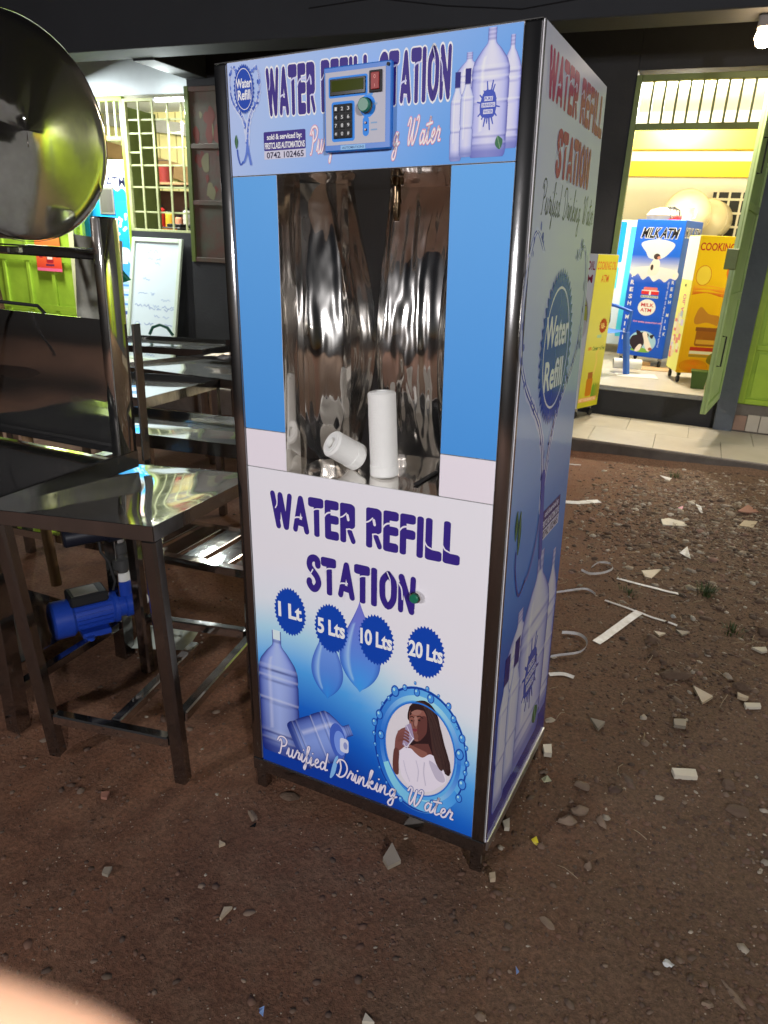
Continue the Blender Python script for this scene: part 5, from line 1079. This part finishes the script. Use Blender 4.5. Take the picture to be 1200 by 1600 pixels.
MB().tube([(-.68, -.30, .98), (-.61, -.2, 1.12), (-.53, -.1, 1.21), (-.46, -.01, 1.245), (-.37, .05, 1.235), (-.35, .09, 1.18)], .0055, 8).build('cable', BLACKP, ct)
# water pump on the lower shelf of the cart
pm = thing('water_pump', 'blue electric water pump with black pressure switch on the lower shelf of the drum cart', 'pump', gframe(-.905, .185, 58, .156))
b = MB(); b.lathe((-.02, 0, .072), (1, 0, 0), [(.045, 0), (.060, .004), (.066, .012), (.066, .068), (.060, .075)], 28); b.build('fan_cover', BLUEM, pm)
for k in range(5):
    MB().box((-.0215, -.04, .052 + k * .01), (-.0205, .04, .056 + k * .01)).build('vent', mat('vent_shadow_paint', (.005, .015, .1), .5), pm)
b = MB(); b.lathe((.056, 0, .072), (1, 0, 0), [(.054, 0), (.054, .125)], 28); b.build('motor_body', BLUEM, pm)
fin = MB().box((.06, -.0012, .0), (.175, .0012, .008)).build('fin', BLUEM, pm, mtx=T(0, 0, .072) @ Matrix.Rotation(R(-120), 4, 'X') @ T(0, 0, .053))
for k in range(1, 16): copy_part(fin, pm, T(0, 0, .072) @ Matrix.Rotation(R(-120 + k * 16), 4, 'X') @ T(0, 0, .053))
MB().box((.07, -.055, .0), (.165, .055, .022), .004).build('foot_plate', BLUEM, pm)
for y in (-.062, .062): MB().cyl((.09, y, .0), (.09, y, .012), .014, n=12).build('mount_lug', BLUEM, pm)
MB().box((.045, -.048, .122), (.17, .048, .160), .006).build('terminal_box', BLACKP, pm); MB().box((.06, -.04, .1605), (.14, .03, .163), .001).build('nameplate', mat('worn_nameplate', (.22, .2, .17), .5, 0, .5, 40), pm)
MB().lathe((.182, 0, .072), (1, 0, 0), [(.05, 0), (.056, .008), (.056, .02), (.04, .024), (.04, .045), (.046, .05), (.046, .075), (.035, .08)], 26).build('pump_head', BLUEM, pm)
MB().cyl((.235, 0, .11), (.235, 0, .165), .024, .026, 18, .003).build('outlet', BLUEM, pm)
MB().cyl((.235, 0, .1655), (.235, 0, .198), .025, n=18, ch=.003).build('pipe_sleeve', WHITEP, pm)
MB().cyl((.262, 0, .072), (.31, .01, .072), .022, n=18, ch=.003).build('inlet_pipe', WHITEP, pm)
MB().lathe((.235, 0, .1985), (0, 0, 1), [(.021, 0), (.021, .012), (.032, .016), (.032, .05), (.024, .055), (.02, .06), (.02, .07), (.026, .074), (.026, .105), (.02, .11)], 20).build('check_valve', RUBBER, pm)
MB().cyl((.235, 0, .309), (.235, 0, .333), .018, n=16, ch=.002).build('elbow', mat('grey_fitting', (.3, .28, .27), .5, 0, .2, 20), pm)
MB().lathe((.25, -.005, .360), (-1, .06, -.02), [(.028, 0), (.04, .004), (.042, .05), (.036, .054), (.036, .06), (.033, .064), (.033, .185), (.028, .192)], 22).build('pressure_switch', NAVY, pm)
MB().tube([(.17, .0, .33), (.17, -.01, .29), (.19, -.02, .25), (.2, -.03, .18), (.19, -.03, .15)], .005, 7).build('power_lead', BLACKP, pm)
t = thing('plastic_bag', 'crumpled whitish plastic bag under the pump head', 'bag', gframe(-.72, .50, 20, .02))
MB().grid(14, 12, lambda u, v: (.22 * (u - .5), .16 * (v - .5), .02 + .09 * (1 - (2 * u - 1) ** 2) * (1 - (2 * v - 1) ** 2) * (.7 + .8 * noise.noise(Vector((u * 6, v * 6, 3)))))).build('film', mat('pale_plastic_film', (.5, .55, .48), .35, 0, .4, 20), t, 20)

# whiteboard, cloth, broom, posters by the left shop
wb = thing('whiteboard', 'leaning whiteboard with faint blue handwriting in a pale green frame', 'whiteboard', frame(-5.03, 5.23, .31, 0) @ Matrix.Rotation(R(-12), 4, 'X'))
MB().box((0, 0, -.25), (.60, .012, 1.02)).build('board', mat('whiteboard_surface', (.66, .74, .76), .25, 0, .1, 3), wb)
FR = mat('pale_green_frame', (.62, .70, .55), .4, 0, .2, 10)
for a, c in (((-.045, -.016, -.295), (-.0005, .02, 1.065)), ((.6005, -.016, -.295), (.645, .02, 1.065)), ((-.0, -.016, 1.0205), (.60, .02, 1.065)), ((-.0, -.016, -.295), (.60, .02, -.2505))): MB().box(a, c, .004).build('frame', FR, wb)
P = Print((0, 0, 0), (1, 0, 0), (0, 0, 1), (0, -1, 0), .0012); rnd = random.Random(4)
for (zz, x0, x1, k) in ((.92, .2, .4, .2), (.84, .04, .7, .15), (.79, .35, .55, .3), (.62, .06, .6, .5), (.46, .1, .55, .3), (.40, .5, .66, .5), (.33, .06, .7, 1.), (.30, .3, .72, .8), (.22, .4, .6, .4), (.13, .06, .7, .9), (-.02, .1, .62, .6), (-.08, .02, .5, .5), (-.15, .08, .6, .6), (-.21, .3, .66, .8), (-.3, .05, .6, .7)):
    x = x0 = x0 * .82; x1 *= .82
    while x < x1:
        wl = rnd.uniform(.05, .13); q = [(x + wl * i / 7, zz + rnd.uniform(-.016, .016)) for i in range(8)]
        if rnd.random() < .55 + .4 * k: P.stroke(q, .006, mix(rgb(170, 190, 208), rgb(40, 76, 150), .35 + .6 * k * rnd.random()), None, 3)
        x += wl + rnd.uniform(.02, .05)
P.build('handwriting', wb, PAPERP)
t = thing('green_hose', 'short arc of green hose at the foot of the whiteboard', 'hose', gframe(-3.45, 3.72, 0, .80)); MB().tube([(0, 0, .0), (.04, 0, .06), (.12, 0, .085), (.2, 0, .06), (.25, 0, .0)], .013, 8).build('tube', cmat('dark_green_hose', (.02, .12, .08), .4), t)
cl = thing('hanging_cloth', 'off white cloth hanging behind the drum cart post', 'cloth', frame(-1.42, 1.06, 1.06, 35))
CLO = mat('dirty_white_cloth', (.42, .42, .36), .9, 0, .6, 9, col2=(.2, .19, .15), bump=.3, bscale=40)
MB().grid(16, 18, lambda u, v: (-.10 + .19 * u + .02 * v, .02 * math.sin(u * 11 + v * 2), -.03 + .38 * v - .02 * u)).build('fabric', CLO, cl, 180)
gb_ = thing('green_bag', 'dark green plastic bag hanging beside the off white cloth', 'bag', frame(-1.385, 1.12, 1.215, 35))
MB().grid(10, 12, lambda u, v: (.0 + (.055 * u) * (1 - v) - .05 * v + .01, .008 * math.sin(u * 9 + v * 5) + .02, .0 + .16 * v + .02 * u * (1 - v))).build('film', cmat('green_plastic_film', (.01, .2, .1), .35, bump=.3), gb_, 180)
br = thing('wooden_stick', 'weathered brown wooden stick leaning behind the cart backsplash', 'stick', Matrix.Identity(4))
MB().tube([(-1.36, .60, .03), (-1.46, .62, .95), (-1.53, .64, 1.29), (-1.60, .66, 1.52)], [.022, .02, .019, .013], 9).build('shaft', WOOD, br, 60)
MB().tube([(-1.47, .62, 1.02), (-1.50, .615, 1.10), (-1.505, .60, 1.15)], [.012, .009, .005], 6).build('knot', WOOD, br, 60)
pb = MB().box((-6.90, 6.2, 1.35), (-6.40, 6.21, 1.80), .001).build('shop_poster', mat('pale_poster', (.5, .55, .6), .6), smooth=0); tag(pb, 'yellow and blue poster inside the left shop doorway, upper of two', 'poster')
P = Print((-.85, 6.2, 0), (1, 0, 0), (0, 0, 1), (0, -1, 0), .0015); P.rect(-6.04, -5.56, 1.36, 1.79, rgb(200, 205, 190)); P.rect(-6.0, -5.8, 1.42, 1.66, rgb(226, 190, 60)); P.rect(-5.76, -5.6, 1.4, 1.7, rgb(40, 110, 180)); P.rect(-6.02, -5.58, 1.7, 1.77, rgb(40, 140, 200)); P.build('poster_print', pb, PAPERP)
pb = MB().box((-6.90, 6.2, .60), (-6.47, 6.21, 1.28), .001).build('shop_poster', mat('pale_poster', (.5, .55, .6), .6), smooth=0); tag(pb, 'dark blue poster with red and white figure, lower of two in the left shop doorway', 'poster')
P = Print((-.85, 6.2, 0), (1, 0, 0), (0, 0, 1), (0, -1, 0), .0015); P.rect(-6.04, -5.63, .61, 1.27, rgb(30, 80, 170)); P.blob([(-5.9, .8), (-5.86, 1.1), (-5.78, 1.05), (-5.74, .82)], rgb(190, 60, 60)); P.ell(-5.82, 1.12, .05, .06, rgb(220, 210, 210), 14); P.rect(-6.0, -5.68, .64, .72, rgb(120, 170, 230)); P.build('poster_print', pb, PAPERP)

# ------------------------------------------------------------------ things lying on the ground
PAPER = mat('white_vinyl_strip', (.62, .62, .65), .45, 0, .7, 26, col2=(.34, .3, .27))
def strip(label, pts, wd, curl=0.):
    Q = cr(pts, 6) if len(pts) > 2 else [(pts[0][0] + (pts[1][0] - pts[0][0]) * k / 6, pts[0][1] + (pts[1][1] - pts[0][1]) * k / 6) for k in range(7)]
    b = MB(); L, Rr = [], []
    for i, q in enumerate(Q):
        d = Vector(Q[min(i + 1, len(Q) - 1)]) - Vector(Q[max(i - 1, 0)]); d = Vector((d[0], d[1])).normalized(); nn = Vector((-d.y, d.x))
        zz = tz(*q) + .004 + curl * math.sin(math.pi * i / (len(Q) - 1))
        a = Vector((q[0] + nn.x * wd * (.5 - .8 * (curl > 0) * .5), q[1] + nn.y * wd * .5 * (1 - .8 * (curl > 0)), zz + (wd * .7 if curl > 0 else .002))); c = Vector((q[0] - nn.x * wd * .5 * (1 - .8 * (curl > 0)), q[1] - nn.y * wd * .5 * (1 - .8 * (curl > 0)), zz))
        L.append((a, c, c + Vector((0, 0, -.0012)) + Vector((nn.x, nn.y, 0)) * .0006, a + Vector((0, 0, -.0012))))
    b.rings(L); o = b.build('paper_strip', PAPER, None, 30)
    o.location = (0, 0, 0); return tag(o, label, 'paper strip', 'cut white strips on the ground')
strip('straight broad white strip leaning against the thin one to form a T', [(0.7766, 1.2190), (0.9116, 1.5485)], .034)
strip('long thin white strip crossing the top of the broad strip', [(0.7630, 1.6089), (0.9145, 1.5434), (1.0626, 1.4917)], .010)
strip('long straight white strip farther back, running from upper left to lower right', [(0.7877, 1.8734), (0.9353, 1.8319), (1.0859, 1.7904)], .014)
strip('white strip curled into a closed loop', [(0.6197, 1.8950), (0.6666, 1.8585), (0.7290, 1.9033), (0.7567, 1.9743), (0.7353, 2.0334), (0.6851, 2.0192), (0.6607, 1.9475)], .014, .004)
strip('white strip bent in a half circle beside the refill station', [(0.6403, 1.2366), (0.7069, 1.2436), (0.7443, 1.1880), (0.7279, 1.1011), (0.6340, 1.0232)], .016, .004)
strip('thin white strip arching out from behind the refill station', [(0.5493, 1.6047), (0.6174, 1.6576), (0.6758, 1.6842), (0.7166, 1.6515)], .012, .003)
strip('short white strip lying by the lower back edge of the refill station', [(0.6521, 0.9008), (0.6976, 0.9258), (0.7361, 0.9245)], .018)
strip('wide white strip lying flat by the verandah behind the refill station', [(0.3550, 2.9617), (0.4507, 2.9782), (0.5644, 3.0596)], .05)
strip('thin white strip half hidden near the verandah at the refill station', [(0.1925, 3.9275), (0.2645, 3.9210), (0.3242, 3.9291)], .012)
SH = [mat('cream_tile_shard', (.42, .34, .24), .5, 0, .5, 9, col2=(.3, .22, .14)), mat('pale_tile_shard', (.52, .47, .38), .45, 0, .4, 9), mat('grey_tile_shard', (.26, .22, .17), .6, 0, .5, 9), mat('terracotta_shard', (.28, .13, .09), .7, 0, .4, 9)]
def shard(label, pts, m_, th=.008, tilt=(0, 0)):
    cx_ = sum(p[0] for p in pts) / len(pts); cy_ = sum(p[1] for p in pts) / len(pts)
    b = MB(); b.prism([(p[0] - cx_, p[1] - cy_, (p[0] - cx_) * tilt[0] + (p[1] - cy_) * tilt[1]) for p in pts], (0, 0, th))
    o = b.build('tile_shard', SH[m_], None, 30); o.location = (cx_, cy_, tz(cx_, cy_) + .001 + .01 * (abs(tilt[0]) + abs(tilt[1]))); return tag(o, label, 'tile shard', 'broken tile pieces on the ground')
shard('large cream rectangular tile shard right of the refill station', [(1.0758, 0.5426), (1.1396, 0.5677), (1.1466, 0.5346), (1.0854, 0.5135)], 1, .014)
shard('triangular cream shard with its point up near the flat rock', [(1.1279, 1.0322), (1.1910, 0.9917), (1.1588, 0.9442)], 0, .01, (.1, .1))
shard('wedge shaped cream shard in front of the straight white strip', [(0.8867, 2.0084), (0.9735, 2.0732), (0.9372, 1.9415), (0.9085, 1.9444)], 0)
shard('cream square shard at the right edge of the litter', [(1.3843, 3.0579), (1.4562, 3.0789), (1.4218, 2.9439), (1.3526, 2.9470)], 0)
shard('reddish shard in the litter by the verandah', [(1.3523, 3.1949), (1.4163, 3.3590), (1.4737, 3.2514), (1.4152, 3.1982)], 3)
shard('pale flat shard with white paper beside it in the litter', [(0.9361, 2.8623), (0.9765, 2.9058), (1.0919, 2.8738), (1.0656, 2.8142), (0.9507, 2.7728)], 1)
shard('grey brown shard below the white pebble', [(1.0592, 1.4426), (1.1117, 1.4488), (1.0840, 1.4076)], 2)
shard('small cream shard left of the grey brown one', [(0.9766, 1.3938), (1.0223, 1.3970), (0.9999, 1.3641)], 0)
shard('small tan shard under the big rock', [(0.8237, 0.6855), (0.8702, 0.6801), (0.8548, 0.6441)], 2, .01, (.1, .2))
shard('grey green shard in the pebbles at mid right', [(1.0726, 0.8036), (1.1108, 0.8206), (1.1097, 0.7791), (1.0756, 0.7713)], 2, .012)
shard('orange shard near the right edge', [(1.2686, 1.0516), (1.3037, 1.0377), (1.2950, 1.0214), (1.2696, 1.0267)], 0, .012)
shard('white shard at the right edge', [(1.2880, 0.9977), (1.3378, 1.0199), (1.3401, 0.9967), (1.2926, 0.9715)], 1, .01)
shard('white tile corner at the right edge beside the brown rock', [(1.3317, 1.4088), (1.3822, 1.4368), (1.3867, 1.4071), (1.3657, 1.3872)], 1)
shard('white chip lying by the back foot of the refill station', [(0.7107, 0.4833), (0.7333, 0.4967), (0.7429, 0.4550), (0.7213, 0.4487)], 1, .016)
shard('bluish white chip beside the front right foot', [(0.6746, 0.1283), (0.6888, 0.1471), (0.6968, 0.1136), (0.6847, 0.1083)], 1, .012)
shard('orange chip in front of the front right foot', [(0.6873, -0.0537), (0.6990, -0.0445), (0.7052, -0.0623), (0.6945, -0.0690)], 0, .012)
shard('brown triangular shard on the bare earth in front of the refill station', [(0.4428, -0.0705), (0.4825, -0.1100), (0.4586, -0.1332), (0.4373, -0.1148)], 2, .012, (.15, .2))
shard('tan triangular shard left of centre on the bare earth', [(0.1613, -0.3817), (0.1775, -0.3728), (0.1714, -0.4083), (0.1679, -0.4080)], 0)
shard('cream sliver at the bottom edge', [(0.5535, -0.4732), (0.5764, -0.4821), (0.5545, -0.4903)], 1)
shard('grey shard on the earth in front of the small table', [(-0.1681, -0.4017), (-0.1527, -0.3928), (-0.1445, -0.4163), (-0.1611, -0.4174)], 2)
shard('pinkish shard left of the table leg', [(-0.3713, -0.1987), (-0.3522, -0.1875), (-0.3420, -0.2105), (-0.3581, -0.2149)], 3)
shard('small orange shard between table and refill station', [(0.0359, -0.2218), (0.0540, -0.2230), (0.0443, -0.2364)], 0)
ROCK = mat('dusty_brown_rock', (.13, .085, .058), .9, 0, .7, 14, col2=(.085, .052, .034), bump=.8, bscale=40)
ROCKP = mat('pale_dusty_stone', (.21, .15, .105), .85, 0, .6, 14, col2=(.12, .08, .055), bump=.6, bscale=40)
def rock(label, x, y, a, c, h, m_=ROCK, yaw=0, name='stone'):
    b = MB(); bmesh.ops.create_icosphere(b.bm, subdivisions=3 if a > .03 else 2, radius=1)
    sd = x * 31 + y * 17
    for v in b.bm.verts:
        p = v.co.copy(); k = 1 + .5 * noise.noise(p * 1.3 + Vector((sd, 0, 0))) + .22 * noise.noise(p * 3.5 + Vector((0, sd, 0)))
        v.co = Vector((p.x * a * k, p.y * c * k, max(-.3, p.z) * h * k))
    o = b.build(name, m_, None, 50); o.location = (x, y, tz(x, y)); o.rotation_euler = (0, 0, R(yaw)); return tag(o, label, 'stone', 'loose stones on the ground')
for (q, a, c, h, m_, yw, l) in (((1.0781, 1.1005), .10, .04, .025, 0, 15, 'long low brown rock right of the refill station'), ((1.2868, 1.1031), .06, .025, .02, 0, 10, 'brown flat rock near the right edge behind the white shard'), ((1.3886, 1.5619), .05, .04, .03, 0, 0, 'rounded brown rock cut by the right edge'), ((0.9784, 1.3208), .06, .035, .025, 0, 20, 'brown clod below the broad white strip'), ((0.9888, 1.2181), .028, .022, .022, 0, 20, 'small grey clod just under the brown clod'),
    ((0.8490, 0.3652), .035, .025, .02, 1, 0, 'round pale clod beside the refill station'), ((0.8525, 0.2575), .04, .028, .02, 1, 30, 'pale clod in front of the round one'), ((0.8314, 0.2098), .05, .028, .016, 1, 20, 'flat wide pale clod by the station, nearest of the three'), ((0.9122, 0.2454), .035, .02, .014, 1, 120, 'elongated pale clod leaning right'), ((0.9019, 0.0782), .018, .018, .018, 1, 0, 'round tan pebble in the middle of the bare earth'), ((1.1309, 0.2900), .009, .008, .008, 1, 0, 'small cream pebble at mid right'),
    ((1.0453, 1.5705), .019, .014, .012, 2, 0, 'white oval pebble next to the T of strips'), ((0.8969, 1.4413), .016, .012, .012, 1, 0, 'grey pebble beside the broad white strip'), ((1.0712, -0.1488), .012, .009, .007, 1, 20, 'tan pebble low in the middle right'), ((1.1698, -0.1771), .020, .013, .009, 1, 10, 'biggest pale pebble near the bottom right'), ((0.7607, -0.3844), .020, .017, .010, 1, 0, 'pale pebble at the bottom edge right of centre'), ((0.9639, -0.3082), .011, .011, .009, 0, 0, 'brown pebble at the bottom edge right'),
    ((0.7905, -0.2711), .009, .006, .006, 1, 20, 'orange brown pebble at the lower middle'), ((0.9715, -0.1750), .012, .007, .005, 1, 30, 'tan chip of stone at lower right of centre'), ((0.1189, -0.0072), .05, .03, .008, 0, 10, 'low flat clod in front of the left foot of the refill station'), ((0.0625, -0.1109), .045, .016, .008, 1, -40, 'low greyish clod left of the shard'), ((1.2289, 0.5416), .035, .03, .02, 0, 0, 'mound of earth at right beyond the tile'), ((1.2494, 0.4401), .05, .04, .015, 0, 0, 'broad low mound at right below the tile'), ((1.0923, -0.1160), .022, .016, .008, 2, 0, 'cluster of grey pebbles at lower right'), ((1.2198, -0.1366), .06, .012, .004, 1, -50, 'pale streak of dry mud at lower right'), ((0.8394, -0.1253), .035, .018, .005, 1, -30, 'yellowish mud patch right of centre')):
    g = q; rock(l, g[0], g[1], a * .56, c * .56, h * .85, (ROCK, ROCKP, mat('white_pebble', (.5, .5, .49), .6, 0, .3, 9))[m_], yw)
def scrap(name, label, pts, m_, cat='scrap', z=.004):
    cx_ = sum(p[0] for p in pts) / len(pts); cy_ = sum(p[1] for p in pts) / len(pts)
    b = MB(); b.prism([(p[0] - cx_, p[1] - cy_, .006 * (i % 2)) for i, p in enumerate(pts)], (0, 0, .0012)); o = b.build(name, m_, None, 0); o.location = (cx_, cy_, tz(cx_, cy_) + z); return tag(o, label, cat)
scrap('yellow_scrap', 'yellow plastic scrap on the earth near the front right foot', [(0.7555, 0.1037), (0.7666, 0.1133), (0.7760, 0.0987), (0.7727, 0.0835), (0.7641, 0.0935)], cmat('yellow_scrap', (.6, .5, .03), .5))
scrap('clear_wrapper', 'crumpled greenish wrapper beside the refill station base', [(0.7348, 0.3409), (0.7484, 0.3557), (0.7631, 0.3446), (0.7457, 0.3225)], cmat('greenish_wrapper', (.35, .36, .25), .3))
scrap('blue_scrap', 'thin blue plastic sliver at the lower middle', [(0.7992, -0.2565), (0.8091, -0.2707), (0.8046, -0.2742)], cmat('blue_scrap', (.2, .32, .6), .5))
scrap('blue_scrap', 'small blue plastic chip at the bottom edge', [(0.3596, -0.5479), (0.3681, -0.5428), (0.3746, -0.5578), (0.3658, -0.5576)], cmat('blue_scrap', (.2, .32, .6), .5))
scrap('foil_scrap', 'glinting foil scrap between the table and the refill station', [(0.0760, -0.1497), (0.0880, -0.1322), (0.0911, -0.1431)], STEEL)
scrap('torn_paper', 'torn white paper in the litter, left of the reddish shard', [(1.1196, 3.2904), (1.1529, 3.2362), (1.1672, 3.0959), (1.1459, 3.1252)], PAPER)
scrap('torn_paper', 'crumpled whitish paper leaning up in the middle of the litter', [(1.0500, 2.3609), (1.0852, 2.4553), (1.1059, 2.3018), (1.0755, 2.3157)], PAPER)
scrap('torn_paper', 'grey white paper scrap near the verandah edge', [(0.8792, 3.8850), (0.9619, 3.8341), (0.9432, 3.7725), (0.8942, 3.8378)], PAPER)
scrap('pink_scrap', 'pink plastic scrap in the straw', [(1.0221, 3.1615), (1.0508, 3.1886), (1.0451, 3.1181)], cmat('pink_scrap', (.5, .12, .2), .5))
GRASS = mat('dull_green_grass', (.05, .085, .025), .6, 0, .5, 20, col2=(.05, .055, .02))
def tuft(label, g, n_, hh, seed):
    rnd = random.Random(seed); b = MB()
    for k in range(n_):
        a = rnd.uniform(0, 6.28); r = rnd.uniform(0, .05); x, y = r * math.cos(a), r * math.sin(a); l = rnd.uniform(.6, 1.2) * hh; ln = rnd.uniform(.2, .8) * l; wd = .002
        c, s_ = math.cos(a), math.sin(a); ps = [(x + c * ln * u ** 2, y + s_ * ln * u ** 2, l * u * (1 - .25 * u)) for u in (0, .4, .75, 1)]
        V = [(b.v((p[0] - s_ * wd * w_, p[1] + c * wd * w_, p[2])), b.v((p[0] + s_ * wd * w_, p[1] - c * wd * w_, p[2]))) for p, w_ in zip(ps, (1, 1, .7, .15))]
        for p, q in zip(V, V[1:]): b.bm.faces.new((p[0], p[1], q[1], q[0]))
    o = b.build('grass_tuft', GRASS, None, 180); o.location = (g[0], g[1], tz(*g)); return tag(o, label, 'grass', 'grass tufts in the dirt')
tuft('largest grass tuft beside the end of the far straight strip', (1.1699, 1.8500), 70, .05, 1); tuft('grass tuft in the litter close to the verandah', (0.9804, 3.9147), 50, .05, 2); tuft('tiny grass tuft above the flat rock at right', (1.2708, 1.5262), 40, .035, 3); tuft('tiny grass tuft under the thin strip beside the station', (0.8527, 1.7205), 25, .03, 4)
# gravel, crumbs and straw: past counting
rnd = random.Random(21)
def scatter(name, count, pick, size, mt_cols, flat=.6):
    vs, fs, cs = [], [], []
    ico = [(0, 0, 1), (.89, 0, .45), (.28, .85, .45), (-.72, .53, .45), (-.72, -.53, .45), (.28, -.85, .45), (.72, .53, -.45), (-.28, .85, -.45), (-.89, 0, -.45), (-.28, -.85, -.45), (.72, -.53, -.45), (0, 0, -1)]
    tri = [(0, 1, 2), (0, 2, 3), (0, 3, 4), (0, 4, 5), (0, 5, 1), (1, 6, 2), (2, 7, 3), (3, 8, 4), (4, 9, 5), (5, 10, 1), (6, 7, 2), (7, 8, 3), (8, 9, 4), (9, 10, 5), (10, 6, 1)]
    for _ in range(count):
        x, y = pick(); r = size(x, y); z = tz(x, y); ca, sa = math.cos(rnd.random() * 6.28), math.sin(rnd.random() * 6.28); b0 = len(vs); c = mt_cols[rnd.randrange(len(mt_cols))]; k = rnd.uniform(.7, 1.15); ax, ay, az = rnd.uniform(.7, 1.5), rnd.uniform(.6, 1.1), rnd.uniform(.35, .8)
        for p in ico[:11]:
            j = rnd.uniform(.75, 1.2); px, py = p[0] * r * ax * j, p[1] * r * ay * j
            vs.append((x + px * ca - py * sa, y + px * sa + py * ca, z + p[2] * r * az * j - r * .05)); cs.append(tuple(q * k for q in c))
        fs += [[b0 + i for i in t_] for t_ in tri]
    me = bpy.data.meshes.new(name); me.from_pydata(vs, [], fs); a = me.color_attributes.new('Col', 'FLOAT_COLOR', 'POINT'); a.data.foreach_set('color', [q for c in cs for q in (*c, 1)]); me.materials.append(mat('gravel_stone', (.2, .16, .12), .85, 0, .3, 60, attr=True)); me.shade_smooth(); me.update()
    return link(name, me, None, kind='stuff')
def pick_all():
    while True:
        x, y = rnd.uniform(-1.6, 2.6), rnd.uniform(-1.0, 4.3)
        d = .07 + .93 * max(0, min(1, (x - .5) / .6)) * max(.12, min(1, (y + .35) / .8)); d *= (.5 + .9 * max(0, noise.noise(Vector((x * 2.2, y * 2.2, 5))) + .25))
        if rnd.random() < d: return x, y
EARTHC = [(.10, .058, .04), (.125, .078, .054), (.15, .102, .073), (.085, .05, .035), (.19, .135, .098)]
scatter('gravel', 12000, pick_all, lambda x, y: min(.016, .0016 * (1 + rnd.paretovariate(1.6))), EARTHC + [(.34, .29, .23)])
def pick_soil():
    while True:
        x, y = rnd.uniform(-1.2, 2.3), rnd.uniform(-1.0, 3.4)
        if rnd.random() < (.16 + .84 * max(0, min(1, (x - .3) / .7))) * (.35 + 1.1 * max(0, noise.noise(Vector((x * 3.1, y * 3.1, 15))) + .2)): return x, y
scatter('soil_crumbs', 26000, pick_soil, lambda x, y: .0012 * (1 + min(6, rnd.paretovariate(1.5))), [(.13, .068, .045), (.105, .056, .038), (.15, .085, .058), (.12, .08, .056), (.09, .056, .04)])
def pick_near():
    while True:
        x, y = rnd.uniform(-.6, 1.7), rnd.uniform(-.9, .5)
        if rnd.random() < .12 + .6 * max(0, noise.noise(Vector((x * 3, y * 3, 8))) + .2) + .25 * (x > .5): return x, y
scatter('fine_gravel', 4500, pick_near, lambda x, y: rnd.uniform(.0009, .0026), EARTHC + [(.4, .32, .24), (.3, .24, .18)])
def pick_lit():
    while True:
        x, y = rnd.gauss(1.25, .55), rnd.gauss(3.0, .65)
        if x > .45 and y < 4.25: return x, y
scatter('rubble', 5200, pick_lit, lambda x, y: min(.022, .003 * (1 + rnd.paretovariate(1.7))), EARTHC + [(.36, .31, .25), (.42, .38, .32), (.22, .13, .1), (.07, .045, .033), (.09, .06, .042), (.3, .25, .19)])
b = MB()
for k in range(760):
    x, y = pick_lit() if k < 640 else pick_all(); a = rnd.uniform(0, 6.28); l = rnd.uniform(.02, .09); cv = rnd.uniform(-1.5, 1.5)
    ps = []
    for i in range(4):
        ps.append((x, y, tz(x, y) + .004 + .008 * rnd.random())); x += l / 3 * math.cos(a); y += l / 3 * math.sin(a); a += cv / 3
    b.tube(ps, rnd.uniform(.0007, .0016), 3)
b.build('straw', mat('dry_straw', (.34, .27, .18), .8, 0, .5, 30), None, 180, kind='stuff')

# ------------------------------------------------------------------ fingertip in front of the lens
fg = thing('finger', 'out of focus fingertip of the photographer in the lower left corner', 'finger', Matrix.Identity(4))
A = Vector((0.8464, -1.3287, 1.3763)); B_ = Vector((0.8742, -1.3212, 1.3672))
d = (B_ - A).normalized(); up = Vector((0, -.35, .94)); x = d.cross(up).normalized(); up = x.cross(d)
def secs():
    out = []
    L = .055
    for k in range(22):
        t_ = k / 21; s_ = t_ * L; r = .0071 * (1 + .05 * math.sin(t_ * 9)) * (1 if t_ < .72 else math.sqrt(max(.0004, 1 - ((t_ - .72) / .285) ** 2)))
        c = B_ - d * (L - s_) + up * (.002 * math.sin(t_ * 3.1)); out.append([c + x * r * math.cos(a * math.pi / 12) + up * r * .92 * math.sin(a * math.pi / 12) for a in range(24)])
    return out
SKINM = mat('warm_skin', (.62, .36, .25), .5, 0, .3, 200, col2=(.52, .27, .18), bump=.1, bscale=900)
SKINM.node_tree.nodes['Principled BSDF'].inputs['Subsurface Weight'].default_value = .2
SKINM.node_tree.nodes['Principled BSDF'].inputs['Subsurface Radius'].default_value = (.004, .0015, .0008)
MB().rings(secs()).build('finger_skin', SKINM, fg, 180)
